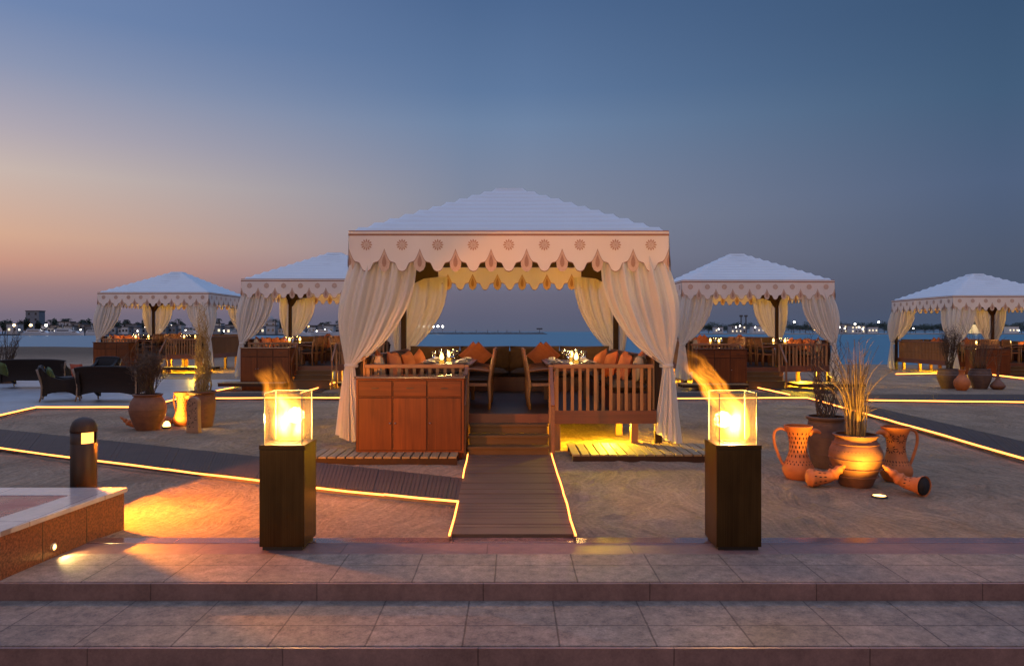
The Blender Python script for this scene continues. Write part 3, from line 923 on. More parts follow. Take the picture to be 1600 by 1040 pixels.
def curtain_mesh(sx, sy, seed):
    rnd = random.Random(seed)
    e = 2.43
    N = 150
    k1, k2 = rnd.uniform(9, 11), rnd.uniform(19, 23)
    ph = [rnd.uniform(0, 6.28) for _ in range(6)]
    C = Vector((sx * 2.45, sy * 2.45))
    lf, ls = rnd.uniform(.98, 1.06), rnd.uniform(.92, 1.0)
    Zt, Zk = 3.02, 1.285
    ex, ey = Vector((sx, 0)), Vector((0, sy))

    def top(u):
        if u < .5:
            q = u / .5
            return Vector((sx * (e - lf * (1 - q)), sy * e)), ey
        q = (u - .5) / .5
        return Vector((sx * e, sy * (e - ls * q))), ex

    def rip(u, t):
        return math.sin(k1 * 2 * math.pi * u + ph[0] + .6 * t + .7 * math.sin(9 * u + ph[5])) * .62 + math.sin(k2 * 2 * math.pi * u + ph[1] - .9 * t) * .42 + math.sin(4.3 * 2 * math.pi * u + ph[2]) * .5

    rows = []
    J = 26
    for j in range(J + 1):
        t = j / J
        row = []
        for i in range(N + 1):
            u = i / N
            P, nrm = top(u)
            a = R(140 - 190 * u)
            rk = .085 + .012 * rip(u, 1)
            Tk = C + (ex * math.cos(a) + ey * math.sin(a)) * rk
            w = 1 - t ** 2.5
            w += 0.035 * math.sin(math.pi * t) * math.sin(5 * u + ph[3])
            p = Tk.lerp(P, max(w, 0))
            nn = nrm
            if abs(u - .5) < .1:
                q = (u - .4) / .2
                nn = (ey * (1 - q) + ex * q).normalized()
            amp = (.032 + .048 * math.sin(math.pi * min(1, t * 1.15))) * (1 - t ** 4)
            p = p + nn * rip(u, t) * amp
            bulge = math.sin(math.pi * t ** 1.1) * .20 * math.exp(-((u - .52) / .23) ** 2)
            p = p + (ex + ey).normalized() * bulge
            z = Zt + (Zk - Zt) * t
            if t > .6:
                z -= 0.05 * math.sin(math.pi * (t - .6) / .4) * math.exp(-((u - .1) / .15) ** 2)
            row.append((p.x, p.y, z))
        rows.append(row)
    J2 = 14
    low = rnd.uniform(.10, .16)
    for j in range(1, J2 + 1):
        t = j / J2
        row = []
        for i in range(N + 1):
            u = i / N
            a = R(140 - 190 * u) 
            a = R(45) + (a - R(45)) * (1 + .45 * t)
            rr = .085 + .10 * t ** .75 + (.014 + .045 * t) * rip(u, 1 + t)
            p = C + (ex * math.cos(a) + ey * math.sin(a)) * rr
            zl = low + .06 * math.sin(3 * u * 2 + ph[4]) + .20 * max(0, .28 - u) * 3 + .012 * rip(u, 2)
            row.append((p.x, p.y, Zk + (zl - Zk) * t))
        rows.append(row)
    g = MB()
    g.grid(rows, 0)
    tie = MB()
    m = Matrix.Translation((C.x, C.y, Zk))
    tie.lathe([(.098, -.03), (.108, -.018), (.110, .0), (.108, .018), (.098, .03)], 24, m, cap0=False)
    return g, tie


def make_tent(label):
    t = thing('canopy_tent', (0, 0, 0), label, 'tent', 'white canopy tents on the beach')
    for sx in (-1, 1):
        for sy in (-1, 1):
            MB().box(sx * 2.34 - .055, sx * 2.34 + .055, sy * 2.34 - .055, sy * 2.34 + .055, -.3, 3.36).build('post', 'post', t, .006)
            g = MB()
            for ax in (0, 1):
                q = [(2.285, 3.34), (2.285, 2.62), (2.22, 2.68), (2.10, 2.88), (1.90, 2.98), (1.58, 3.02), (1.58, 3.34)]
                if ax == 0:
                    g.prism([(sx * a, b) for a, b in q], Matrix.Translation((0, sy * 2.34, 0)) @ XZ, -.03, .03)
                else:
                    g.prism([(sy * a, b) for a, b in q], Matrix.Translation((sx * 2.34, 0, 0)) @ YZ, -.03, .03)
            g.build('corner_bracket', 'post', t)
            cm, tie = curtain_mesh(sx, sy, 11 + 3 * sx + 7 * sy)
            c = cm.build('curtain', 'sheer', t)
            tie.build('tie_band', 'sheer', c)
    for sx in (-1, 1):
        MB().box(-2.28, 2.28, sx * 2.34 - .04, sx * 2.34 + .04, 3.23, 3.33).build('beam', 'post', t)
        MB().box(sx * 2.34 - .04, sx * 2.34 + .04, -2.28, 2.28, 3.23, 3.33).build('beam', 'post', t)
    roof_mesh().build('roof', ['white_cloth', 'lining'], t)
    for sd in range(4):
        o = valance_mesh(sd).build('valance', ['valance_cloth', 'trim_brown', 'leaf_tab', 'leaf_core', 'rosette'], t)
        o.rotation_euler = (0, 0, sd * math.pi / 2)
    g = MB()
    for a, b, z0, z1, mi in ((HW + .004, HW - .01, 3.359, 3.376, 0), (HW + .008, HW - .01, 3.296, 3.328, 0), (HW + .005, HW - .012, 3.328, 3.359, 1)):
        for sd in range(4):
            m = Matrix.Rotation(sd * math.pi / 2, 4, 'Z')
            vs = [m @ Vector(p) for p in ((-a, -a, z0), (a, -a, z0), (a, -a, z1), (-a, -a, z1), (-b, -b, z1), (b, -b, z1), (b, -b, z0), (-b, -b, z0))]
            g.add(vs, [(0, 1, 2, 3), (3, 2, 5, 4), (4, 5, 6, 7), (7, 6, 1, 0)], mi)
    g.build('hem_band', ['trim_brown', 'valance_cloth'], t)
    return t


ZD = 0.55


def make_deck(label):
    t = thing('dining_deck', (0, 0, 0), label, 'deck', 'raised wooden dining decks')
    g = MB()
    nb = 34
    for i in range(nb):
        y0 = -2.55 + 4.85 * i / nb
        g.box(-2.22, 2.22, y0, y0 + 4.85 / nb - .006, ZD - .03, ZD)
    g.build('floor', 'floor_wood', t)
    g = MB()
    g.box(-2.22, -.61, -2.60, -2.552, .40, .60)
    g.box(.61, 2.24, -2.60, -2.552, .40, .60)
    g.box(-2.24, 2.24, 2.302, 2.35, .40, .60)
    g.box(-2.27, -2.222, -2.60, 2.35, .40, .60)
    g.box(2.222, 2.27, -2.60, 2.35, .40, .60)
    g.box(-.61, .61, -2.60, -2.552, .40, ZD - .002)
    g.build('fascia', 'fascia', t)
    for i, (z, y) in enumerate(((.415, -2.82), (.28, -3.04), (.145, -3.26))):
        MB().box(-.595, .595, y, y + .235, z - .035, z).box(-.58, .58, y + .02, y + .04, (z - .135 if z > .2 else -.3), z - .036).build('step', 'step_wood', t, .004)
    for x in (-2.05, -.74, .74, 1.95):
        for y in (-2.45, -.8, .8, 2.2):
            MB().box(x - .055, x + .055, y - .055, y + .055, -.3, .40).build('leg', 'rail_wood', t)

    def railing(name, axis, at, a, b, sgn):
        r = MB()
        if axis == 'x':
            r.box(a, b, at - .035, at + .035, 1.25, 1.31)
            o = r.build(name, 'rail_wood_h', t, .006)
            s_ = MB()
            n = int((b - a) / .115)
            for i in range(n):
                x = a + .06 + (b - a - .12) * i / (n - 1)
                s_.box(x - .024, x + .024, at - .014, at + .014, .60, 1.25)
            s_.build('slats', 'rail_wood', o)
        else:
            r.box(at - .035, at + .035, a, b, 1.37, 1.43)
            o = r.build(name, 'rail_wood_y', t, .006)
            s_ = MB()
            n = int((b - a) / .115)
            for i in range(n):
                y = a + .06 + (b - a - .12) * i / (n - 1)
                s_.box(at - .014, at + .014, y - .024, y + .024, .60, 1.37)
            s_.build('slats', 'rail_wood', o)
    railing('railing', 'x', -2.585, .68, 2.22, 1)
    railing('railing', 'x', -2.585, -2.22, -.68, 1)
    railing('railing', 'x', 2.33, -2.22, 2.22, 1)
    railing('railing', 'y', -2.25, -2.50, 2.28, 1)
    railing('railing', 'y', 2.25, -2.50, 2.28, 1)
    for sx in (-1, 1):
        g = MB()
        g.box(sx * .645 - .03, sx * .645 + .03, -2.62, -2.55, -.3, 1.30)
        g.build('newel_post', 'rail_wood', t, .005)
        MB().bar((sx * .645, -2.62, 1.25), (sx * .645, -3.22, .72), .05, .07).bar((sx * .645, -3.20, .74), (sx * .645, -3.20, -.3), .05, .05).build('handrail', 'rail_wood_y', t)
    return t


def make_sideboard(label):
    t = thing('sideboard', (0, 0, 0), label, 'sideboard', 'mahogany service sideboards by the deck steps')
    # local frame of the tent: front face at y=-3.34, seen from -y
    x0, x1, y0, y1, z0, z1 = -2.19, -.64, -3.34, -2.84, .07, 1.135
    MB().box(x0, x1, y0, y1, z0, z1).box(x0 + .03, x1 - .03, y0 + .03, y1 - .02, -.3, z0 + .01).build('body', 'mahogany', t, .005)
    MB().box(x0 - .02, x1 + .02, y0 - .03, y1 + .02, z1 + .001, z1 + .036).build('worktop', 'top_wood', t, .008)
    w = (x1 - x0 - .06) / 3
    gap_shade = MB()
    for i in range(3):
        a = x0 + .03 + i * w
        gap_shade.box(a + .004, a + w - .004, y0 - .003, y0 - .0005, .877, 1.113).box(a + .004, a + w - .004, y0 - .003, y0 - .0005, .107, .868)
        d = MB().box(a + .012, a + w - .012, y0 - .012, y0 - .0035, .885, 1.105).build('drawer', 'mahogany_h', t, .003)
        MB().bar((a + w * .4, y0 - .024, 1.0), (a + w * .6, y0 - .024, 1.0), .012, .012).box(a + w * .4, a + w * .4 + .012, y0 - .024, y0 - .012, .995, 1.005).box(a + w * .6 - .012, a + w * .6, y0 - .024, y0 - .012, .995, 1.005).build('handle', 'fitting', d)
        d = MB().box(a + .012, a + w - .012, y0 - .012, y0 - .0035, .115, .860).build('door', 'mahogany', t, .003)
        MB().lathe([(.004, 0), (.006, .012), (.012, .018), (.012, .026), (.002, .030)], 10, Matrix.Translation((a + (w - .035 if i == 0 else .04), y0 - .012, .50)) @ Matrix.Rotation(R(90), 4, 'X')).build('knob', 'steel', d)
    gap_shade.build('door_gap_shade', 'hole', t)  # dark sheets behind doors and drawers paint the shade between them
    return t


def puff(sx, sy, sz, n=10, pinch=.5):
    """A stuffed cushion: a rounded box, fuller in the middle."""
    g = MB()
    rows = []
    for sgn in (-1, 1):
        rw = []
        for i in range(n + 1):
            r = []
            for j in range(n + 1):
                u, v = -1 + 2 * i / n, -1 + 2 * j / n
                f = (max(0, 1 - abs(u) ** 3.2) * max(0, 1 - abs(v) ** 3.2)) ** pinch
                k = 1 - .05 * (abs(u) * (1 - abs(v)) ) - .05 * abs(v) * (1 - abs(u))
                r.append((u * sx / 2 * k, v * sy / 2 * k, sgn * sz / 2 * f))
            rw.append(r)
        g.grid(rw, 0)
    return g


def slab(sx, sy, sz, m, mb, n=8):
    """A firm cushion with soft edges, added to mb under matrix m."""
    p = puff(sx, sy, sz, n, .28)
    return mb.add([m @ Vector(v) for v in p.v], p.f, 0, True)


def make_banquette(side, label):
    t = thing('banquette', (0, 0, 0), label, 'banquette', 'brown cushioned banquettes round the dining decks')
    if side == 'back':
        MB().box(-2.18, 2.18, 1.66, 2.28, ZD + .002, ZD + .30).build('base', 'fascia', t)
        MB().box(-2.18, 2.18, 2.262, 2.288, ZD + .302, ZD + .84).build('back_panel', 'cushion', t)
        for i in range(4):
            x = -1.635 + i * 1.09
            g = MB()
            slab(1.085, .62, .19, Matrix.Translation((x, 1.95, ZD + .39)), g)
            g.build('seat_cushion', 'cushion', t)
            g = MB()
            slab(1.085, .50, .20, T3(x, 2.19, ZD + .70, rx=R(82)), g)
            g.build('back_cushion', 'cushion', t)
    else:
        s_ = -1 if side == 'west' else 1
        a, b = sorted((s_ * 2.20, s_ * 1.62))
        MB().box(a, b, -2.42, 1.64, ZD + .002, ZD + .30).build('base', 'fascia', t)
        for i in range(4):
            y = -1.91 + i * 1.015
            g = MB()
            slab(.58, 1.01, .19, Matrix.Translation((s_ * 1.91, y, ZD + .39)), g)
            g.build('seat_cushion', 'cushion', t)
            g = MB()
            slab(.42, 1.01, .17, T3(s_ * 2.13, y, ZD + .66, ry=R(s_ * 82)), g)
            g.build('back_cushion', 'cushion', t)
    return t


def make_table(label):
    t = thing('dining_table', (0, 0, ZD), label, 'table', 'dark wood dining tables on the decks')
    MB().box(-.45, .45, -.95, .95, .70, .74).build('tabletop', 'top_wood', t, .008)
    MB().box(-.38, .38, -.88, .88, .62, .699).build('apron', 'fascia', t)
    for sx in (-1, 1):
        for sy in (-1, 1):
            MB().box(sx * .37 - .035, sx * .37 + .035, sy * .86 - .035, sy * .86 + .035, .001, .62).build('leg', 'rail_wood', t)
    return t


def make_chair(label):
    """Faces -x; origin on the floor under the seat."""
    t = thing('dining_armchair', (0, 0, ZD), label, 'armchair', 'wooden dining armchairs on the decks')
    for sy in (-1, 1):
        y = sy * .25
        MB().tube([(.205, y, .002), (.215, y, .20), (.20, y, .42), (.225, y, .60), (.26, y, .78), (.29, y, .96)], [.019, .024, .028, .026, .023, .018], 8).build('leg', 'rail_wood', t)
        MB().tube([(-.22, y, .002), (-.215, y, .30), (-.215, y, .62)], [.018, .023, .022], 8).build('leg', 'rail_wood', t)
        MB().tube([(-.27, y, .655), (-.20, y, .665), (0, y, .650), (.15, y, .63), (.235, y, .625)], [.020, .026, .026, .024, .02], 8).build('armrest', 'rail_wood_h', t)
    MB().box(-.225, .205, -.24, .24, .375, .425).build('seat_frame', 'rail_wood_h', t, .005)
    g = MB()
    slab(.48, .49, .10, Matrix.Translation((-.01, 0, .475)), g)
    g.build('seat', 'cushion_dark', t)
    g = MB()
    g.bar((.285, -.25, .945), (.285, .25, .945), .035, .055)
    g.bar((.245, -.25, .70), (.245, .25, .70), .025, .05)
    for k in range(7):
        y = -.19 + .38 * k / 6
        g.bar((.245, y, .70), (.285, y, .93), .012, .030, up=(0, 1, 0))
    g.build('backrest', 'rail_wood', t)
    return t


def make_candle(label):
    t = thing('candle_lantern', (0, 0, 0), label, 'candle', 'glowing glass candle lanterns on the tables')
    MB().lathe([(.050, 0), (.052, .01), (.054, .09), (.050, .17), (.047, .19)], 20).build('glass_chimney', 'glass', t)
    MB().lathe([(.040, .004), (.042, .02), (.042, .05), (.002, .051)], 16).build('wax', 'candle_oil', t)
    MB().lathe([(.014, .060), (.030, .075), (.036, .10), (.028, .135), (.013, .165), (.002, .18)], 14).build('flame', 'candle', t)
    lamp('candle_light', 'POINT', 13, (1.0, 0.55, 0.16), (0, 0, .23), t, shadow_soft_size=.04)
    return t


def make_glass(label):
    t = thing('wine_glass', (0, 0, 0), label, 'wine glass', 'wine glasses on the dining tables')
    MB().lathe([(.036, .0), (.034, .003), (.008, .008), (.004, .02), (.004, .09)], 16).build('stem', 'glass', t)
    MB().lathe([(.004, .09), (.020, .098), (.036, .120), (.041, .145), (.038, .175), (.031, .205)], 18, cap0=False).build('bowl', 'glass', t)
    return t


def make_plate(label):
    t = thing('dinner_plate', (0, 0, 0), label, 'plate', 'white dinner plates on the tables')
    MB().lathe([(.075, .0), (.085, .004), (.125, .016), (.128, .019), (.085, .008), (.001, .007)], 24).build('plate_dish', 'porcelain', t)
    return t


def make_napkin(label):
    t = thing('folded_napkin', (0, 0, 0), label, 'napkin', 'folded white napkins on the plates')
    g = MB()
    g.grid([[(-.10 + .2 * i / 8, -.06 + .12 * j / 5, .010 + .016 * math.sin(i * .9) * (1 - abs(j - 2.5) / 3.5) + .022 * (1 - (i / 4 - 1) ** 2)) for i in range(9)] for j in range(6)], 0)
    g.grid([[(-.10 + .2 * i / 8, -.06 + .12 * j / 5, .004) for i in range(9)] for j in range(6)], 0)
    g.build('cloth', 'napkin', t)
    return t


def pillow(mat, label, group, size=.42):
    o = puff(size, size, .17, 12, .5).build('throw_pillow', mat)
    return tag(o, label, 'pillow', group)


def make_floodlight(label):
    """Hangs under the deck boards and shines down; origin at the boards' underside."""
    t = thing('deck_floodlight', (0, 0, 0), label, 'floodlight', 'yellow floodlights under the decks')
    MB().lathe([(.02, .0), (.02, -.05), (.05, -.055)], 14, cap0=True).build('mount', 'fitting', t)
    MB().lathe([(.03, -.05), (.06, -.06), (.065, -.12), (.060, -.121), (.055, -.10)], 18, cap0=True).build('lamp_housing', 'fitting', t)
    MB().disc(Matrix.Translation((0, 0, -.105)), .054, 16).build('lens', 'lamp_warm', t)
    return t


def make_pallet(label, x0, x1, y0, y1):
    t = thing('slatted_platform', (0, 0, 0), label, 'wooden platform', 'slatted wooden platforms by the deck')
    g = MB()
    n = int((x1 - x0) / .125)
    w = (x1 - x0) / n
    for i in range(n):
        g.box(x0 + i * w, x0 + (i + 1) * w - .022, y0, y1, .062, .085)
    g.build('slats', 'pallet', t)
    for y in (y0 + .05, (y0 + y1) / 2, y1 - .05):
        MB().box(x0 + .01, x1 - .01, y - .03, y + .03, -.03, .0615).build('bearer', 'post', t)
    return t

# ================================================================== THE FIVE TENTS
PLACE = ['in tent between the fire lamps', 'in tent beyond the wicker sofas', 'in tent behind left fire lamp',
         'in tent behind the taller flame', 'in tent behind far clay pots']
TENT_LABEL = ['largest white canopy tent, standing between the two fire lamps',
              'white canopy tent on the far side of the wicker sofas',
              'white canopy tent half hidden behind the largest one, above the left fire lamp',
              'white canopy tent behind the fire lamp with the taller flame',
              'white canopy tent behind the far clay pots, cut off by the frame']
DECK_LABEL = [s.replace('white canopy tent', 'wooden dining deck under the tent') for s in TENT_LABEL]
DECK_LABEL = ['raised dining deck with railings and steps ' + p for p in PLACE]
POS = [(-0.05, 13.90, 0.0), (-16.0, 35.3, 0.19), (-6.32, 26.4, 0.15), (8.0, 26.4, 0.11), (21.0, 33.4, -0.05)]
items = []      # (thing, label with {p}, how far down the list of tents it is repeated)


def put(o, x, y, z, rz, lab, upto=5):
    o.location = (x, y, z)
    o.rotation_euler = (0, 0, rz)
    items.append((o, lab, upto))
    return o


tent = make_tent('x')
for sx in (-1, 1):
    sp_ = MB()
    m = T3(sx * 1.1, -2.27, 3.16, rx=R(-90))
    sp_.lathe([(.03, -.08), (.05, -.07), (.055, .06), (.050, .06), (.045, .02)], 14, m)
    so = sp_.build('spotlight', 'fitting', tent)  # added spot, unseen behind the front valance, to light the back one yellow
    MB().disc(m @ Matrix.Translation((0, 0, .03)), .044, 14).build('lens', 'lamp_warm', so)
    lamp('added_tent_spot', 'SPOT', 430, (1.0, 0.48, 0.03), (sx * 1.1, -2.17, 3.16), tent, spot_size=R(56), spot_blend=0.9, shadow_soft_size=.05, aim=(sx * .12, 1, -.06))
items.append((tent, None, 5))
deck = make_deck('x')
items.append((deck, 'DECK', 5))
items.append((make_sideboard('x'), 'red mahogany sideboard with three drawers and doors {p}', 5))
for sd in ('back', 'west', 'east'):
    b = make_banquette(sd, 'x')
    w = {'back': 'seaward brown banquette', 'west': 'brown banquette on the sideboard side', 'east': 'brown banquette behind the railing side'}[sd]
    items.append((b, w + ' {p}', 5))
tb = make_table('x')
put(tb, -1.05, -1.05, ZD, 0, 'dark dining table on the sideboard side {p}')
t2 = copy_tree(tb)
put(t2, 1.05, -1.05, ZD, 0, 'dark dining table on the railing side {p}')
ch = make_chair('x')
first = True
ordn = ['frontmost', 'middle', 'rearmost']
for side, x, rz in (('sideboard', -.53, 0.0), ('railing', .53, math.pi)):
    for k in range(3):
        o = ch if first else copy_tree(ch)
        first = False
        put(o, x, -1.72 + .68 * k, ZD, rz + random.Random(k).uniform(-.04, .04), ordn[k] + ' wooden armchair at the ' + side + '-side table {p}')


def setp(o, x, y, z, lean, rz, spin=0.0):
    """Stand a pillow up: its face looks along rz and leans back."""
    o.rotation_euler = (Matrix.Rotation(rz, 4, 'Z') @ Matrix.Rotation(R(90) - lean, 4, 'Y') @ Matrix.Rotation(spin, 4, 'Z')).to_euler()
    o.location = (x, y, z)


pg = 'orange throw pillows on the banquettes'
p0 = pillow('orange', 'x', pg, .44)
pb = pillow('beige', 'x', 'beige throw pillows on the banquettes', .42)
W5 = [(-2.06, -2.05, 8), (-1.84, -2.0, -10), (-1.90, -1.45, 4), (-1.72, -1.25, -12), (-1.58, -.85, -16)]
names5 = ['frontmost', 'second', 'third', 'fourth', 'rearmost']
fp = True
for side, sg in (('sideboard', 1), ('railing', -1)):
    for k, (x, y, a) in enumerate(W5):
        o = p0 if fp else copy_tree(p0)
        fp = False
        setp(o, sg * x * (1.0 if sg > 0 else 1.02), y + (0 if sg > 0 else .06 * (k % 2)), ZD + .49 + .205 + (.02 if k == 2 else 0), R(14), R(a) if sg > 0 else R(180 - a), R(10 * k - 20))
        items.append((o, names5[k] + ' orange pillow on the ' + side + '-side banquette {p}', 5))
    o = pb if sg > 0 else copy_tree(pb)
    setp(o, sg * -2.06, -2.28, ZD + .49 + .19, R(8), R(25) if sg > 0 else R(155))
    items.append((o, 'beige pillow at the front end of the ' + side + '-side banquette {p}', 5))
    for k, (x, y) in enumerate(((-.78, 1.78), (-.66, 1.60))):
        o = copy_tree(p0)
        setp(o, sg * x, y, ZD + .49 + .27, R(20), R(-90), R(45))
        items.append((o, ('rear' if k == 0 else 'front') + ' diamond orange pillow on seaward banquette, ' + side + ' side, {p}', 5))

cd = make_candle('x')
wg = make_glass('x')
pl = make_plate('x')
nk = make_napkin('x')
f1 = True
ZT = ZD + .741
for side, sg in (('sideboard', -1), ('railing', 1)):
    cx = sg * 1.10
    for k, y in enumerate((-1.86, -.72)):
        o = cd if f1 else copy_tree(cd)
        put(o, cx + (.02 if k else 0), y, ZT, 0, ('nearer' if k == 0 else 'farther') + ' lit candle on the ' + side + '-side table {p}')
        for q, (dx, dy) in enumerate(((-.13, -.04), (-.04, .22), (.16, .20), (.11, .02))):
            g_ = wg if (f1 and q == 0) else copy_tree(wg)
            put(g_, cx + dx, y + dy + .05, ZT, 0, 'clear wine glass beside a candle on the ' + side + '-side table {p}', 4 if k == 0 else 1)
        f1 = False
fq = True
for side, sg in (('sideboard', -1), ('railing', 1)):
    for k, (dx, dy) in enumerate(((-.27, -.72), (.27, -.72), (-.27, 0), (.27, 0), (-.27, .68), (.27, .68))):
        o = pl if fq else copy_tree(pl)
        n_ = nk if fq else copy_tree(nk)
        fq = False
        row = ('front', 'middle', 'rear')[k // 2]
        e_ = 'bench' if (dx * sg > 0) else 'aisle'
        put(o, sg * 1.05 + dx, -1.05 + dy, ZT, 0, row + ' plate on the ' + e_ + ' edge of the ' + side + '-side table {p}', 1)
        put(n_, sg * 1.05 + dx, -1.05 + dy, ZT + .017, .4 * k, row + ' napkin on the ' + e_ + ' edge of the ' + side + '-side table {p}', 1)
fld = make_floodlight('x')
lamp('floodlight_glow', 'POINT', 390, (1.0, 0.60, 0.02), (0, 0, -.17), fld, shadow_soft_size=.05)
put(fld, 1.60, -2.0, ZD - .031, 0, 'small yellow floodlight under the railing side of the deck {p}')
fld2 = copy_tree(fld)
put(fld2, -1.2, .3, ZD - .031, 0, 'small yellow floodlight under the sideboard side of the deck {p}')
plt_ = make_pallet('x', -2.75, -.70, -3.75, -3.05)
items.append((plt_, 'slatted wooden platform under the sideboard {p}', 5))
plt2 = make_pallet('x', .90, 3.0, -3.56, -2.5)
items.append((plt2, 'slatted wooden platform before the railing {p}', 5))

for o, lab, up in items:
    stack = [o]
    while stack:
        q = stack.pop()
        if q.name not in KIDS:
            KIDS[q.name] = []
for q in COL.objects:
    if q.parent is not None and q.parent.name in KIDS:
        KIDS[q.parent.name].append(q)
for q in list(COL.objects):
    if q.parent is not None and q.name not in KIDS:
        KIDS[q.name] = []
for q in COL.objects:
    if q.parent is not None and q.parent.parent is not None:
        KIDS[q.parent.name].append(q) if q not in KIDS[q.parent.name] else None


def label_for(lab, i):
    return TENT_LABEL[i] if lab is None else DECK_LABEL[i] if lab == 'DECK' else lab.format(p=PLACE[i])


for i in range(4, -1, -1):
    off = Vector(POS[i])
    for o, lab, up in items:
        if i >= up:
            continue
        c = o if i == 0 else copy_tree(o)
        c.location = Vector(o.location) + off
        c['label'] = label_for(lab, i)

# ================================================================== FIRE LAMPS
def flame_mat(name, lean, wisp, cores, top):
    m, nt = newmat(name)
    t = nd(nt, 'ShaderNodeTexCoord')
    X, Y, Z = nd(nt, 'ShaderNodeSeparateXYZ', {0: t.outputs['Object']}).outputs
    q = mth(nt, 'MAXIMUM', mth(nt, 'SUBTRACT', Z, .26), 0)
    wob = nd(nt, 'ShaderNodeTexNoise', {'Vector': coords(nt, (3, 3, 5.5)), 'Scale': 1.0, 'Detail': 2}).outputs[0]
    xx = mth(nt, 'ADD', mth(nt, 'ADD', X, mth(nt, 'MULTIPLY', q, lean)), mth(nt, 'MULTIPLY', mth(nt, 'MULTIPLY', mth(nt, 'SUBTRACT', wob, .5), .55), mth(nt, 'MINIMUM', mth(nt, 'ADD', q, .12), .4)))
    v = nd(nt, 'ShaderNodeCombineXYZ', {0: mth(nt, 'MULTIPLY', xx, 17.0), 1: mth(nt, 'MULTIPLY', Y, 17.0), 2: mth(nt, 'MULTIPLY', Z, 2.4)})
    n = nd(nt, 'ShaderNodeTexNoise', {'Vector': v.outputs[0], 'Scale': 1.0, 'Detail': 5, 'Roughness': 0.6, 'Distortion': 1.0}).outputs[0]
    v2 = nd(nt, 'ShaderNodeCombineXYZ', {0: mth(nt, 'MULTIPLY', xx, 7.0), 1: mth(nt, 'MULTIPLY', Y, 7.0), 2: mth(nt, 'MULTIPLY', Z, 4.0)})
    n2 = nd(nt, 'ShaderNodeTexNoise', {'Vector': v2.outputs[0], 'Scale': 1.0, 'Detail': 3}).outputs[0]
    rz = mth(nt, 'MAXIMUM', mth(nt, 'SUBTRACT', .165, mth(nt, 'MULTIPLY', Z, .04)), 0.03)
    d = mth(nt, 'DIVIDE', mth(nt, 'SQRT', mth(nt, 'ADD', mth(nt, 'MULTIPLY', xx, xx), mth(nt, 'MULTIPLY', Y, Y))), rz)
    env = mth(nt, 'SUBTRACT', 1.0, mth(nt, 'MULTIPLY', d, d), clamp=True)
    strand = nd(nt, 'ShaderNodeMapRange', {0: n, 1: .42, 2: .60, 3: 0.0, 4: 1.0}).outputs[0]
    patch = nd(nt, 'ShaderNodeMapRange', {0: n2, 1: .38, 2: .60, 3: 0.0, 4: 1.0}).outputs[0]
    fade = nd(nt, 'ShaderNodeMapRange', {0: mth(nt, 'ADD', Z, mth(nt, 'MULTIPLY', mth(nt, 'SUBTRACT', .55, n2), .9)), 1: .40, 2: top, 3: 1.0, 4: 0.0}).outputs[0]
    low = nd(nt, 'ShaderNodeMapRange', {0: Z, 1: .30, 2: .46, 3: .16, 4: 0.0}).outputs[0]  # added glow halo that fills the glass box around the flame
    body = mth(nt, 'MULTIPLY', env, mth(nt, 'ADD', mth(nt, 'MULTIPLY', mth(nt, 'MULTIPLY', strand, patch), mth(nt, 'POWER', fade, 1.5)), 0.0))
    st = mth(nt, 'ADD', mth(nt, 'MULTIPLY', body, wisp), mth(nt, 'MULTIPLY', mth(nt, 'MULTIPLY', env, low), 55.0))
    core = None
    for cx, cz, rx, rzz, s_ in cores:
        a = mth(nt, 'DIVIDE', mth(nt, 'SUBTRACT', xx, cx), rx)
        b = mth(nt, 'DIVIDE', Y, .08)
        c = mth(nt, 'DIVIDE', mth(nt, 'SUBTRACT', Z, cz), rzz)
        rr = mth(nt, 'SQRT', mth(nt, 'ADD', mth(nt, 'ADD', mth(nt, 'MULTIPLY', a, a), mth(nt, 'MULTIPLY', b, b)), mth(nt, 'MULTIPLY', c, c)))
        rr = mth(nt, 'ADD', rr, mth(nt, 'MULTIPLY', mth(nt, 'SUBTRACT', n2, .5), 2.6))
        e = mth(nt, 'MULTIPLY', mth(nt, 'POWER', mth(nt, 'SUBTRACT', 1.25, rr, clamp=True), 1.7), s_)
        core = e if core is None else mth(nt, 'ADD', core, e)
    k = nd(nt, 'ShaderNodeMapRange', {0: core, 1: 0.0, 2: 22.0}).outputs[0]
    col = ramp(nt, k, [(0.0, (1.0, 0.30, 0.022, 1)), (0.3, (1.0, 0.52, 0.06, 1)), (1.0, (1.0, 0.78, 0.38, 1))])
    em = nd(nt, 'ShaderNodeEmission', {'Color': col, 'Strength': mth(nt, 'ADD', st, core)})
    surf(nt, None, em.outputs[0])
    return m


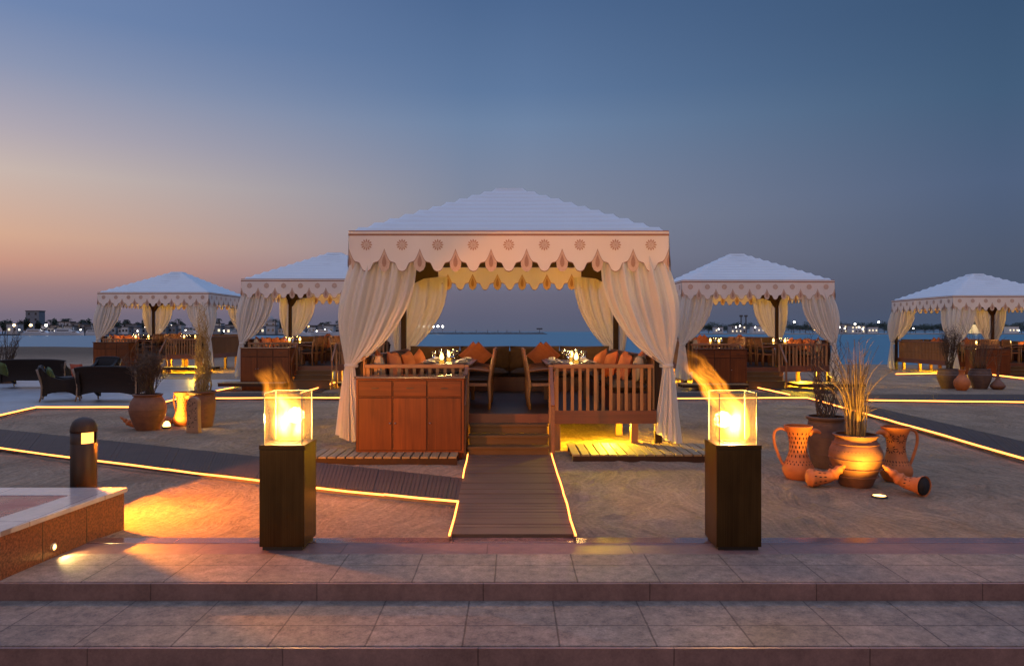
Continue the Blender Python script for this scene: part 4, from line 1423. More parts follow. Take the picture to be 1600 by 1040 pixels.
def fire_lamp(label, cx, cy, lean, wisp, cores, rz=0.0):
    t = thing('fire_lamp', (cx, cy, 0), label, 'fire lamp', 'square bronze fire lamps on the plaza', rz)
    w = .186
    MB().box(-w, w, -w, w, .03, .835).build('pedestal', 'bronze', t, .004)
    MB().box(-w + .02, w - .02, -w + .02, w - .02, .001, .03).build('plinth', 'fitting', t)
    g = MB()
    g.box(-w - .003, w + .003, -w - .003, w + .003, .8355, .872)
    g.build('top_plate', 'bronze', t, .004)
    g = MB()
    for a, b, c, d in ((-.10, .10, -.10, -.075), (-.10, .10, .075, .10), (-.10, -.075, -.0745, .0745), (.075, .10, -.0745, .0745)):
        g.box(a, b, c, d, .8725, .878)
    g.build('burner', 'fitting', t, .003)
    p = .158
    for k in range(4):
        g = MB()
        m = Matrix.Rotation(k * math.pi / 2, 4, 'Z')
        g.obox(m @ Matrix.Translation((0, -p, 1.085)), 2 * p - .014, .006, .42)
        gp = g.build('glass_panel', 'pane', t)
        e = MB()
        e.obox(m @ Matrix.Translation((0, -p, 1.2985)), 2 * p - .014, .007, .005)
        e.obox(m @ Matrix.Translation((-p + .003, -p + .0, 1.085)), .007, .008, .425)
        e.build('panel_edge', 'pane_edge', gp)
    g = MB()
    pts, rs = [], []
    for z in (0.0, .05, .15, .28, .42, .55, .68, .80, .85):
        q = max(z - .26, 0)
        pts.append((-lean * q, 0, z))
        rs.append(.150 if z < .45 else .16 - .07 * (z - .42))
    rs[0] = .12
    g.tube(pts, rs, 20)
    fo = g.build('flame', flame_mat('flame_' + ('tall' if lean > .6 else 'low'), lean, wisp, cores, .82 if lean > .6 else .66), t)
    fo.location = (0, 0, .885)
    lamp('flame_light', 'POINT', 140, (1.0, 0.50, 0.15), (cores[0][0] - lean * 0, 0, .885 + cores[0][1]), t, shadow_soft_size=.08)
    return t


PX = 1.876
fire_lamp('bronze fire lamp with a low broad flame, nearer the bollard', -1.905, 6.275, .45, 34.0, [(-.030, .18, .095, .19, 24.0), (.085, .12, .06, .13, 22.0)])
fire_lamp('bronze fire lamp with a tall leaning flame, nearer the clay jugs', 1.878, 6.275, .82, 70.0, [(.01, .14, .085, .14, 24.0), (.05, .20, .05, .14, 12.0)])

# ================================================================== LOW GRANITE PLATFORM AND BOLLARD
t = thing('raised_platform', (-3.6, 6.83, 0), 'low polished granite platform with red tiles in front of the bollard', 'platform')
ZP, SX, LY = .362, -.13, -1.47          # the side wall runs slightly outward towards the viewer


def slanted(x0, x1, y0, y1, z0, z1, left=None):
    """A slab whose right side (x1) follows the side wall's slant."""
    g = MB()
    q = [(x0 if left is None else left + SX * y0 / LY, y0), (x1 + SX * y0 / LY, y0), (x1 + SX * y1 / LY, y1), (x0 if left is None else left + SX * y1 / LY, y1)]
    return g.prism(q, Matrix(), z0, z1)


slanted(-9, 0, LY, 0, -.02, ZP - .042).build('granite_wall', 'wall_granite', t)
g = MB()
for y in (-.52, -1.04):
    xx_ = SX * y / LY
    g.box(xx_ - .002, xx_ + .002, y - .003, y + .003, -.01, ZP - .043)
g.build('wall_joint', 'fitting', t)
o = slanted(0, .022, LY - .02, -.30, ZP - .041, ZP, left=-.30).build('coping', 'pale_granite', t, .006)
slanted(-9, .022, -.299, .022, ZP - .041, ZP).build('coping', 'pale_granite', t, .006)
slanted(-9, -.302, LY - .02, -.301, ZP - .041, ZP - .006).build('tile_top', 'tile_red', t)
w = thing('wall_light', (-3.6 - .13 * .924 / 1.47 + .001, 5.906, .085), 'small round warm light set low in the platform wall', 'wall light')
MB().lathe([(.030, .0), (.034, .006), (.034, .010), (.024, .012)], 18, Matrix.Rotation(R(90), 4, 'Y'), cap0=False).build('bezel', 'steel', w)
MB().lathe([(.024, .008), (.018, .014), (.001, .017)], 16, Matrix.Rotation(R(90), 4, 'Y'), cap0=False).build('lens', 'lamp_warm', w)
lamp('wall_light_beam', 'SPOT', 26, (1.0, 0.70, 0.24), (.03, 0, .0), w, spot_size=R(130), spot_blend=.6, shadow_soft_size=.02, aim=(1, .15, -.22))

b = thing('bollard_light', (-4.19, 7.2, 0), 'dark domed bollard with a glowing slot behind the granite platform', 'bollard light')
r = .117
MB().lathe([(r, -.05), (r, .72), (r - .004, .724)], 40).build('post', 'bollard', b)
g = MB()
g.lathe([(r + .003, .835), (r + .003, .855), (r * .97, .89), (r * .84, .93), (r * .62, .957), (r * .32, .973), (.004, .978)], 40)
g.build('dome_cap', 'bollard', b)
g = MB()
a0, a1 = R(-72), R(4)
g2 = MB()
K = 18
arc = [a0 + (a1 - a0) * i / K for i in range(K + 1)]
g.grid([[((r - .022) * math.cos(a), (r - .022) * math.sin(a), z) for a in arc] for z in (.726, .834)])
g.build('glowing_slot', 'bollard_glow', b)
rest = [a1 + (2 * math.pi - (a1 - a0)) * i / 30 for i in range(31)]
ring = [(math.cos(a), math.sin(a)) for a in rest]
rows = [[(c * rr, s_ * rr, z) for c, s_ in ring] for rr, z in ((r, .721), (r, .836), (r - .03, .836), (r - .03, .721))]
g2.grid(rows, 0)
g2.build('slot_surround', 'bollard', b)
g3 = MB()
g3.lathe([(r + .001, .775), (r + .001, .779)], 40, cap0=False)
lamp('bollard_beam', 'SPOT', 860, (1.0, 0.29, 0.012), ((r + .01) * math.cos(R(-10)), (r + .01) * math.sin(R(-10)), .79), b, spot_size=R(124), spot_blend=.14, shadow_soft_size=.02, aim=(1, .32, -.52))

# ================================================================== CLAY POTS, JUGS AND DRY PLANTS
def pot(prof, name, mat, parent, loc, bands=(), dents=()):
    g = MB()
    rnd = random.Random(str(loc))
    p2 = []
    for (r0, z0), (r1, z1) in zip(prof, prof[1:]):
        for k in range(4):
            t_ = k / 4
            p2.append((r0 + (r1 - r0) * t_, z0 + (z1 - z0) * t_))
    p2.append(prof[-1])
    g.lathe(p2, 40)
    for rr, z in bands:
        g.lathe([(rr - .006, z - .008), (rr + .003, z - .003), (rr + .003, z + .003), (rr - .006, z + .008)], 40, cap0=False)
    for rr, z, n in dents:
        for k in range(n):
            a = 2 * math.pi * k / n
            m = Matrix.Rotation(a, 4, 'Z') @ Matrix.Translation((rr, 0, z)) @ Matrix.Rotation(R(90), 4, 'Y')
            g.disc(m, .010, 6, 1, .007)  # flat dark discs painted in place of shaded hollows
    o = g.build(name, [mat, 'hole'], parent)
    o.location = loc
    return o


def smooth(pts, n=5):
    """Catmull-Rom through profile points."""
    o = []
    for i in range(len(pts) - 1):
        a, b, c, d = pts[max(i - 1, 0)], pts[i], pts[i + 1], pts[min(i + 2, len(pts) - 1)]
        for k in range(n):
            t_ = k / n
            o.append(tuple(.5 * (2 * b[q] + (c[q] - a[q]) * t_ + (2 * a[q] - 5 * b[q] + 4 * c[q] - d[q]) * t_ ** 2 + (3 * b[q] - a[q] - 3 * c[q] + d[q]) * t_ ** 3) for q in range(len(b))))
    o.append(pts[-1])
    return o


def willow(seed, n, height, spread, curl, r0=.007, base=.10, cone=0.0):
    g = MB()
    rnd = random.Random(seed)
    for i in range(n):
        a = rnd.uniform(0, 6.283)
        b = base * math.sqrt(rnd.random())
        p = Vector((b * math.cos(a), b * math.sin(a), 0))
        d = Vector((math.cos(a) * spread, math.sin(a) * spread, 1)).normalized()
        hgt = height * rnd.uniform(.45, 1.0)
        pts = [p.copy()]
        L, st = 0, .035
        w1, w2 = rnd.uniform(0, 6.28), rnd.uniform(0, 6.28)
        f1_, f2_ = rnd.uniform(14, 26), rnd.uniform(14, 26)
        while L < hgt:
            dd = d + Vector((math.sin(f1_ * L + w1), math.sin(f2_ * L + w2), rnd.uniform(-.2, .2))) * curl
            dd.x -= p.x * cone * L
            dd.y -= p.y * cone * L
            p = p + dd.normalized() * st
            pts.append(p.copy())
            L += st
        k = len(pts)
        rr = r0 * rnd.uniform(.7, 1.2)
        g.tube(pts, [rr * (1 - .75 * j / k) for j in range(k)], 4, 0)
        for q in range(rnd.randint(1, 4)):
            j = rnd.randint(k // 3, k - 2)
            s0 = pts[j]
            a2 = rnd.uniform(0, 6.283)
            dd = Vector((math.cos(a2), math.sin(a2), rnd.uniform(.2, 1.0))).normalized()
            tw = [s0]
            w3 = rnd.uniform(0, 6)
            for e in range(rnd.randint(4, 9)):
                dd2 = dd + Vector((math.sin(e * .9 + w3), math.cos(e * .8 + w3), .25)) * curl
                tw.append(tw[-1] + dd2.normalized() * .03)
            g.tube(tw, [rr * .5 * (1 - .7 * e / len(tw)) for e in range(len(tw))], 3, 0)
    return g


def bush(seed, n, height, rad, r0=.006, vr=None):
    """Twigs that rise narrow from the pot and break into a dense round head of fine sprays."""
    g = MB()
    rnd = random.Random(seed)
    vr = vr or rad
    c = Vector((0, 0, height - vr))
    tips = []
    for i in range(n):
        d = Vector((rnd.gauss(0, 1), rnd.gauss(0, 1), rnd.gauss(-.1, .8))).normalized() * rnd.uniform(.2, .85)
        e = c + Vector((d.x * rad, d.y * rad, d.z * vr))
        p = Vector((rnd.uniform(-.09, .09), rnd.uniform(-.09, .09), 0))
        mid = Vector((e.x * .35 + p.x, e.y * .35 + p.y, e.z * .55))
        pts = []
        for j in range(11):
            t_ = j / 10
            q = p * (1 - t_) ** 2 + mid * 2 * t_ * (1 - t_) + e * t_ * t_
            pts.append(q + Vector((rnd.uniform(-1, 1), rnd.uniform(-1, 1), 0)) * .014)
        g.tube(pts, [r0 * (1 - .06 * j) for j in range(11)], 4, 0)
        tips += [q for q in pts[5:] if q.z > c.z - vr]
    for i in range(n * 24):
        s0 = rnd.choice(tips)
        d = Vector((rnd.gauss(0, 1), rnd.gauss(0, 1), rnd.gauss(.1, 1))).normalized() * rnd.uniform(.5, 1.06)
        v = c + Vector((d.x * rad, d.y * rad, d.z * vr)) - s0
        L = min(v.length, rnd.uniform(.12, .32))
        v = v.normalized()
        pts = [s0]
        for e in range(5):
            v = (v + Vector((rnd.uniform(-1, 1), rnd.uniform(-1, 1), rnd.uniform(-1, 1))) * .4).normalized()
            pts.append(pts[-1] + v * L / 5)
        g.tube(pts, [.0030, .0028, .0025, .0022, .002, .0014], 3, 1 if rnd.random() < .35 else 0, False)
    return g


def reeds(seed, n, height, lean=.22, base=.11):
    g = MB()
    rnd = random.Random(seed)
    for i in range(n):
        a = rnd.uniform(0, 6.283)
        b = base * math.sqrt(rnd.random())
        p = Vector((b * math.cos(a), b * math.sin(a), 0))
        hgt = height * (rnd.uniform(.45, 1.0) if i % 3 else rnd.uniform(.25, .7))
        l = lean * rnd.uniform(.2, 1.2)
        bend = rnd.uniform(-.08, .17) if rnd.random() < .9 else rnd.uniform(.2, .4)
        pts = []
        for j in range(9):
            t_ = j / 8
            q = l * t_ + bend * t_ ** 4
            pts.append(p + Vector((math.cos(a) * q + .008 * math.sin(j + i), math.sin(a) * q, hgt * t_ - .10 * max(bend, 0) * t_ ** 3)))
        rr = rnd.uniform(.0035, .0062)
        g.tube(pts, [rr * (1 - .55 * j / 8) for j in range(9)], 4, rnd.choice((0, 0, 1)))
        if rnd.random() < .4:
            for e in range(3):
                s0 = pts[rnd.randint(5, 8)]
                a2 = a + rnd.uniform(-1, 1)
                g.tube([s0, s0 + Vector((math.cos(a2) * .04, math.sin(a2) * .04, .05)), s0 + Vector((math.cos(a2) * .09, math.sin(a2) * .09, .07))], [.003, .0024, .001], 3, rnd.choice((0, 1)))
    return g


def potted(name, loc, label, cat, prof, mat, plant, pmats, bands=(), dents=(), rim=None, sub=None, grp=None):
    t = thing(name, loc, label, cat, grp)
    pot(prof, 'pot', mat, t, (0, 0, 0), bands, dents)
    rz = rim or prof[-1][1] - .06
    rr = [a for a, z in prof if z >= rz - .05]
    MB().lathe([(min(rr) - .004, rz), (.01, rz + .015)], 24, cap0=False).build('soil', 'soil', t)
    if plant is not None:
        o = plant.build('dry_branches', pmats, t)
        o.location = (0, 0, rz)
    return t


P_BIG = smooth([(.17, 0), (.20, .05), (.265, .22), (.300, .36), (.285, .45), (.235, .54), (.232, .575), (.255, .60), (.258, .615), (.225, .618)], 4)
P_TALL = smooth([(.165, 0), (.19, .04), (.225, .24), (.245, .44), (.238, .58), (.225, .64), (.255, .665), (.262, .69), (.255, .70), (.225, .70)], 4)
P_OLIVE = smooth([(.19, 0), (.215, .04), (.285, .22), (.325, .38), (.30, .52), (.25, .61), (.238, .635), (.26, .66), (.262, .675), (.225, .68)], 4)
P_FAR = smooth([(.20, 0), (.22, .04), (.30, .24), (.345, .42), (.325, .47), (.32, .52), (.30, .58), (.305, .63), (.27, .64)], 3)

gp = 'clay pots with dry plants on the sand'
c = G(1337, 762)
c.y += .28
c.x = 537 / 1150 * c.y
potted('potted_plant', (c.x, c.y, -.03), 'round clay pot of tall yellow dry reeds lit by the ground light', 'potted plant', P_BIG, 'clay_brown', reeds(3, 120, 1.22, .05), ['twig_gold', 'twig_mid'],
       [(.302, .335), (.288, .22), (.255, .13), (.262, .51)], [(.2915, .428, 44)], grp=gp)
potted('potted_plant', (491 / 1150 * 9.95, 9.95, -.03), 'tall dark clay pot of curly brown willow behind the pierced jugs', 'potted plant', P_TALL, 'clay_dark', willow(5, 34, 1.50, .16, .55, .007, .10, .35), ['twig_dark'], [(.245, .44), (.22, .20)], grp=gp)
potted('potted_plant', (-569 / 1150 * 13.75, 13.75, -.03), 'round brown pot with a bushy ball of twigs beside the wicker sofa', 'potted plant', P_OLIVE, 'clay_brown', bush(8, 40, 1.20, .60, .007, .50), ['twig_dark', 'twig_mid'], [(.327, .40), (.31, .30), (.275, .56)], grp=gp)
potted('potted_plant', (-484 / 1150 * 14.15, 14.15, -.03), 'brown clay pot of tall twisted yellow vines lit from below', 'potted plant', P_TALL, 'clay_brown', willow(9, 58, 2.0, .05, .60, .0085, .13, 1.1), ['twig_gold'], [(.247, .46), (.232, .28), (.21, .14)], grp=gp)
potted('potted_plant', (682 / 1150 * 23.7, 23.7, -.02), 'far clay pot of feathery brown twigs below the white curtain', 'potted plant', P_FAR, 'clay_dark', bush(12, 34, 2.0, .62, .009, .8), ['twig_dark', 'twig_mid'], [(.347, .44)], grp=gp)
potted('potted_plant', (731 / 1150 * 23.7, 23.7, -.02), 'far clay pot of straight bare stems beside the round orange vase', 'potted plant', P_FAR, 'clay_dark', reeds(14, 90, 1.75, .42, .17), ['twig_mid', 'twig_dark'], [(.347, .44)], grp=gp)
potted('potted_plant', (-800 / 1150 * 25.5 + .25, 25.5, .03), 'pot of dark twigs behind the sofas at the picture edge', 'potted plant', P_FAR, 'clay_dark', willow(15, 46, 1.55, .30, .4, .010, .15), ['twig_dark'], [(.347, .44)], grp=gp)
potted('potted_plant', (-800 / 1150 * 28.5 - .2, 28.5, .03), 'pot of thin bare twigs hidden behind the dark sofa end', 'potted plant', P_FAR, 'clay_dark', willow(16, 30, 1.3, .30, .4, .010, .15), ['twig_dark'], [(.347, .44)], grp=gp)


JUG = smooth([(.125, 0), (.155, .03), (.185, .10), (.180, .17), (.135, .26), (.108, .36), (.108, .46), (.128, .56), (.165, .64), (.172, .665), (.150, .665)], 5)


def jrad(z):
    for (r0, z0), (r1, z1) in zip(JUG, JUG[1:]):
        if z0 <= z <= z1 and z1 > z0:
            return r0 + (r1 - r0) * (z - z0) / (z1 - z0)
    return .15


def hole_discs(g, spots, mi=1):
    for a, z, l, w_, tilt in spots:
        dr = (jrad(z + .02) - jrad(z - .02)) / .04
        m = Matrix.Rotation(a, 4, 'Z') @ Matrix.Translation((jrad(z) + .0025, 0, z)) @ Matrix.Rotation(math.atan(dr), 4, 'Y') @ Matrix.Rotation(R(90), 4, 'Y') @ Matrix.Rotation(tilt, 4, 'Z')
        g.disc(m, l, 8, mi, w_)  # flat dark disc on the clay paints the shade of an opening


def jug(loc, label, rz, pattern, flip=1):
    t = thing('pierced_jug', loc, label, 'clay jug', 'pierced terracotta jugs', rz)
    g = MB()
    g.lathe(JUG, 44)
    sp = []
    if pattern == 0:
        for k in range(16):
            for j in range(6):
                sp.append((2 * math.pi * (k + .5 * (j % 2)) / 16, .30 + .055 * j, .020, .0075, 0))
        for k in range(22):
            sp.append((2 * math.pi * k / 22, .205, .013, .007, 0))
            sp.append((2 * math.pi * (k + .5) / 22, .235, .013, .006, 0))
    else:
        for c0 in range(6):
            ca = 2 * math.pi * c0 / 6 + .4
            for cz, rr in ((.53, .045), (.40, .045)):
                for k in range(10 if cz > .5 else 7):
                    a = 2 * math.pi * k / 10 + (0 if cz > .5 else 3.14)
                    sp.append((ca + math.cos(a) * rr / jrad(cz), cz + math.sin(a) * rr, .017, .0060, a + R(90)))
        for k in range(26):
            sp.append((2 * math.pi * k / 26, .25, .016, .006, .4))
            sp.append((2 * math.pi * k / 26, .215, .010, .005, -.4))
    hole_discs(g, sp)
    g.build('body', ['clay_orange', 'hole'], t)
    hp = smooth([(.135, 0, .60), (.21, 0, .625), (.275, 0, .58), (.285, 0, .47), (.245, 0, .33), (.20, 0, .22), (.172, 0, .17)], 5)
    MB().tube(hp, .017, 10).build('handle', 'clay_orange', t)
    sp = MB()
    q = smooth([(-.12, 0, .575), (-.17, 0, .60), (-.225, 0, .60), (-.265, 0, .575)], 4)
    sp.tube(q, [.052 - .040 * i / (len(q) - 1) for i in range(len(q))], 12)
    sp.build('spout', 'clay_orange', t)
    return t


jug((447 / 1150 * 9.15, 9.15, -.02), 'pierced orange jug with its handle towards the tall fire lamp', R(180 - 12), 0)
jug((600 / 1150 * 9.05, 9.05, -.02), 'pierced orange jug with flower cutouts beside the pot of reeds', R(8), 1)


def horn(loc, label, rz, closed=False):
    """A fallen pierced clay horn: a wide open bell that narrows to a knobbly twisted tip."""
    t = thing('fallen_clay_horn', loc, label, 'clay horn', 'fallen pierced clay horns', rz)
    g = MB()
    path = smooth([(.0, 0 if closed else .085, .115), (.085, 0 if closed else .03, .115), (.175, 0, .125), (.25, 0, .165), (.31, 0, .215), (.37, 0, .26), (.42, 0, .30)], 6)
    n = len(path)
    rs = []
    for i in range(n):
        t_ = i / (n - 1)
        if t_ < .45:
            rr = .112 - .02 * math.sin(t_ / .45 * 2.2) - .03 * t_ / .45
        else:
            q = (t_ - .45) / .55
            rr = (.062 * (1 - q) + .010) * (1 + .16 * math.sin(q * 6 * math.pi))
        rs.append(rr)
    if closed:
        path = [(-.075, 0, .105), (-.07, 0, .105), (-.05, 0, .107), (-.025, 0, .11)] + path
        rs = [.004, .045, .085, .105] + rs
    g.tube(path, rs, 24, 0, False)
    inner = [] if closed else [Vector(p) + Vector((.0, 0, 0)) for p in path[:14]]
    if not closed:
      g.tube(inner, [r_ - .014 for r_ in rs[:14]], 24, 1, True)  # dark capped tube paints the shade inside the mouth
    if not closed:
      dv = (Vector(path[1]) - Vector(path[0])).normalized()
      g.tube([Vector(path[0]) - dv * .004, Vector(path[0]) + dv * .014], [rs[0] + .006, rs[0] + .004], 24, 0, False)
    rnd = random.Random(3)
    for ring_i, nn in ((5, 9), (9, 11), (13, 11)):
        p = Vector(path[ring_i])
        rr = rs[ring_i] + .0025
        for k in range(nn):
            a = 2 * math.pi * k / nn
            m = Matrix.Translation(p + Vector((0, math.cos(a) * rr, math.sin(a) * rr))) @ Matrix.Rotation(a - R(90), 4, 'X')
            g.disc(m, .019, 8, 1, .007)
    g.build('horn_body', ['clay_orange', 'hole'], t)
    return t


c = G(1292, 757)
horn((c.x - .19, c.y - .03, -.025), 'fallen clay horn between the pot of reeds and the left jug', R(-4), True)
c = G(1418, 764)
horn((c.x + .08, c.y - .20, -.025), 'fallen clay horn with its open mouth showing beside the ground light', R(180 - 30))
c = G(202, 667)
horn((c.x + .2, c.y, -.03), 'small orange clay horn lying beside the bushy pot', R(180 + 20)).scale = (.8, .8, .8)
c = G(262, 664)
horn((c.x - .1, c.y + .1, -.03), 'pale clay horn lying beside the bright spotlight', R(10)).scale = (.85, .85, .85)

t = jug((-514 / 1150 * 14.4, 14.4, -.03), 'pierced pale jug lit yellow between the two potted plants', R(150), 0)
t = thing('pierced_lantern', (-497 / 1150 * 13.35, 13.35, -.03), 'round topped pierced clay slab standing before the yellow lit jug', 'clay lantern')
ol = [(-.115, 0), (.115, 0), (.10, .30), (.098, .52)] + [(.098 * math.cos(a), .56 + .10 * math.sin(a)) for a in [math.pi * i / 10 for i in range(11)]] + [(-.10, .30)]
MB().prism(ol, XZ, -.07, .07).build('slab', 'clay_pale', t, .012)
g = MB()
rnd = random.Random(4)
for k in range(34):
    z = rnd.uniform(.10, .60)
    g.disc(Matrix.Translation((rnd.uniform(-.075, .075), -.0735, z)) @ XZ @ Matrix.Rotation(rnd.uniform(0, 3), 4, 'Z'), .013, 7, 0, .007)
g.build('hole_shade_discs', 'hole', t)  # dark discs on the slab's face paint the shade of its piercings

t = thing('round_vase', (703 / 1150 * 22.9, 22.9, -.02), 'round orange clay vase between the two far pots', 'vase')
MB().lathe(smooth([(.12, 0), (.19, .08), (.235, .20), (.215, .32), (.13, .43), (.085, .50), (.085, .58), (.11, .64), (.085, .64)], 4), 28).build('vase_body', 'clay_orange', t)
t = thing('bottle_vase', (759 / 1150 * 23.4, 23.4, -.02), 'small bottle shaped clay vase with a dry stem beyond the far pots', 'vase')
MB().lathe(smooth([(.13, 0), (.20, .06), (.21, .13), (.13, .24), (.055, .34), (.04, .52), (.05, .56), (.03, .56)], 4), 24).build('vase_body', 'clay_brown', t)
reeds(31, 9, 1.2, .12, .03).build('dry_stem', ['twig_mid', 'twig_dark'], t).location = (0, 0, .5)


def ground_light(loc, label, energy, color, aim, h=.02, size=100, blend=.5, lm='lamp_warm', dome=0):
    t = thing('ground_light', loc, label, 'ground light', 'lights sunk in the sand')
    MB().lathe([(.085, -.05), (.085, .012), (.070, .016), (.066, .010)], 24, cap0=True).build('ring', 'fitting', t)
    if dome:
        MB().lathe([(.068, .012), (.066, .05), (.05, .09), (.02, .115), (.002, .12)], 20, cap0=False).build('lens', lm, t)
    else:
        MB().disc(Matrix.Translation((0, 0, .0135)), .068, 24).build('lens', lm, t)
    lamp('ground_beam', 'SPOT', energy, color, (0, 0, .045 + .11 * dome), t, spot_size=R(size), spot_blend=blend, shadow_soft_size=.03, aim=aim)
    return t


c = G(1374, 775)
ground_light((c.x, c.y, -.005), 'bright ground light in the sand before the pot of reeds', 230, (1.0, .54, .05), (-.40, 1, 2.3), size=125, blend=.8)
c = G(258, 667)
ground_light((c.x + .03, c.y, .0), 'bright spotlight in the sand between the two potted plants', 170, (1.0, .62, .10), (.9, .35, .9), size=165, blend=.8, dome=1)
ground_light((706 / 1150 * 23.9, 23.9, .0), 'yellow ground light between the far clay pots', 160, (1.0, .66, .05), (.1, .6, .5), size=165, blend=.8, dome=1)


# ================================================================== WICKER LOUNGE
def wicker(w_, label, loc, rz, cat, cushion=None):
    """Back at y=-, seat opens to +y; width w_."""
    name = 'wicker_sofa' if w_ > 1.2 else 'wicker_armchair'
    t = thing(name, loc, label, cat, 'dark wicker lounge furniture on the terrace', rz)
    n = 18
    h = w_ / 2
    rows_o, rows_i = [], []
    for j in range(9):
        t_ = j / 8
        ro, ri = [], []
        for i in range(n + 1):
            u = -1 + 2 * i / n
            zb = .16 + .11 * (1 - u * u)
            zt = .88 - .05 * u ** 4
            z = zb + (zt - zb) * t_
            fl = 1 + .10 * t_ ** 2 * (1.1 / w_) + .05 * (1 - t_) ** 3
            y = -.36 - .15 * t_ ** 1.6 - .06 * (1 - t_) ** 4
            ro.append((u * h * fl, y + .05 * u * u, z))
            ri.append((u * h * fl * .97, y + .09 + .05 * u * u, z))
        rows_o.append(ro)
        rows_i.append(ri)
    g = MB()
    g.grid(rows_o)
    g.grid(rows_i)
    g.grid([rows_o[-1], rows_i[-1]])
    g.grid([rows_o[0], rows_i[0]])
    g.grid([[r[0] for r in rows_o], [r[0] for r in rows_i]])
    g.grid([[r[-1] for r in rows_o], [r[-1] for r in rows_i]])
    g.build('backrest', 'wicker', t)
    top = [tuple(Vector(a).lerp(Vector(b), .5) + Vector((0, 0, .012))) for a, b in zip(rows_o[-1], rows_i[-1])]
    MB().tube(top, .034, 8).build('top_roll', 'wicker', t)
    for s_ in (-1, 1):
        g = MB()
        ol = smooth([(-.40, .16), (-.10, .25), (.20, .23), (.40, .10), (.43, .12), (.41, .40), (.42, .56), (.30, .60), (.05, .57), (-.22, .66), (-.42, .84), (-.46, .60), (-.40, .40)], 4)
        x0 = s_ * (h - .0)
        g.prism(ol[:-1], Matrix.Translation((0, 0, 0)) @ YZ, min(x0, x0 - s_ * .10), max(x0, x0 - s_ * .10))
        g.build('arm', 'wicker', t, .012)
        e = MB()
        e.tube([(s_ * h * 1.07, -.49, .84), (s_ * h * 1.0, -.43, .60), (s_ * h * .99, -.39, .40), (s_ * h * 1.0, -.40, .16), (s_ * h * 1.02, -.44, .02)], [.030, .026, .024, .022, .020], 8)
        e.build('leg', 'wicker_edge', t)
        MB().tube([(s_ * h * .97, .40, .22), (s_ * h * .98, .44, .01)], [.022, .018], 8).build('leg', 'wicker_edge', t)
    MB().box(-h + .101, h - .101, -.30, .38, .24, .36).build('seat_base', 'wicker', t, .01)
    k = max(1, int(w_ / .7))
    for i in range(k):
        g = MB()
        sw = (w_ - .24) / k
        slab(sw - .01, .64, .14, Matrix.Translation((-h + .12 + sw * (i + .5), .06, .42)), g)
        g.build('seat_cushion', 'cushion_dark', t)
    return t


c = G(166, 629, .03)
wicker(1.55, 'dark wicker sofa seen from behind, next to the bushy pot', (c.x, c.y + .45, .03), R(-4), 'sofa')
c = G(88, 627, .03)
wicker(.80, 'dark wicker armchair with a lime green cushion between the sofas', (c.x, c.y + .2, .03), R(-62), 'armchair')
c = G(44, 607, .03)
wicker(2.0, 'dark wicker sofa farthest from the potted plants, seen from behind', (c.x, c.y + .5, .03), R(5), 'sofa')
c = G(-10, 606, .03)
wicker(.85, 'dark wicker armchair at the very edge of the picture', (c.x - .5, c.y - .4, .03), R(-70), 'armchair')
c = G(150, 600, .03)
wicker(.85, 'dark wicker armchair facing the sofa, before the distant sideboard', (c.x, c.y + .2, .03), R(170), 'armchair')
o = puff(.42, .42, .15)
o = o.build('throw_pillow', 'green')
tag(o, 'lime green pillow on the wicker armchair', 'pillow', 'loose pillows on the wicker lounge')
c = AT(68, 590, 18.6)
setp(o, c.x + .12, c.y + .1, .70, R(18), R(30), R(10))
o2 = copy_tree(o)
o2['label'] = 'lime green pillow at the picture edge on the far wicker sofa'
c = AT(4, 580, 21.6)
setp(o2, c.x, c.y, .72, R(18), R(60), R(10))
o = puff(.45, .40, .15).build('throw_pillow', 'red_cloth')
tag(o, 'red pillow showing above the wicker sofa back', 'pillow', 'loose pillows on the wicker lounge')
c = AT(121, 577, 20.6)
setp(o, c.x, c.y, c.z - .06, R(15), R(80), 0)
t = thing('low_table', (G(112, 612, .03).x, G(112, 612, .03).y, .03), 'low dark wicker table between the wicker sofas', 'table')
MB().box(-.35, .35, -.35, .35, .40, .45).build('tabletop', 'wicker', t, .008)
for sx in (-1, 1):
    for sy in (-1, 1):
        MB().box(sx * .31 - .03, sx * .31 + .03, sy * .31 - .03, sy * .31 + .03, .001, .40).build('leg', 'wicker', t)

# ================================================================== THE FAR SHORES
SEA = -0.5
rnd = random.Random(77)


def far_y(py):
    return F * (H - SEA) / (py - HY)


YL, YR = 450.0, 640.0


def land(name, pts, z0, z1, mat):
    g = MB()
    g.prism(pts, Matrix(), z0, z1)
    return structure(g.build(name, mat))


land('far_shore', [(-900, 452), (-330, 450), (-160, 455), (-104, 462), (-98, 500), (-160, 560), (-900, 620)], SEA - .2, .25, 'far_dark')
land('far_beach_shore', [(140, 650), (330, 640), (620, 640), (1500, 720), (1500, 900), (140, 900)], SEA - .2, .35, 'far_sand')
# breakwater: a long low mound of rock
g = MB()
rows = []
N = 150
for i in range(N + 1):
    x = -100 + 132 * i / N
    k = 1.0 if i < N - 5 else (N - i) / 5
    row = []
    for q, (dy, z) in enumerate(((-7, -.9), (-3.5, .6), (-1, 1.6), (2, 1.7), (7, -.9))):
        j = noise.noise(Vector((x * .35, q * 3.1, 2))) * .55
        row.append((x, 655 + dy + j, SEA + (z + j * .7) * (k if z > 0 else 1)))
    rows.append(row)
g.grid(rows, 0, False)
structure(g.build('breakwater_rock_terrain', 'rock'))
bw = 'small lamp posts on the breakwater'
for k, px in enumerate((712, 744, 762, 778, 792, 812)):
    c = AT(px, 518, 655)
    t = thing('signal_post', (c.x, 655, SEA + 1.5), 'thin dark post on the breakwater seen through the largest tent', 'post', bw)
    MB().tube([(0, 0, 0), (0, 0, 2.4)], .22, 6).build('pole', 'rock', t)
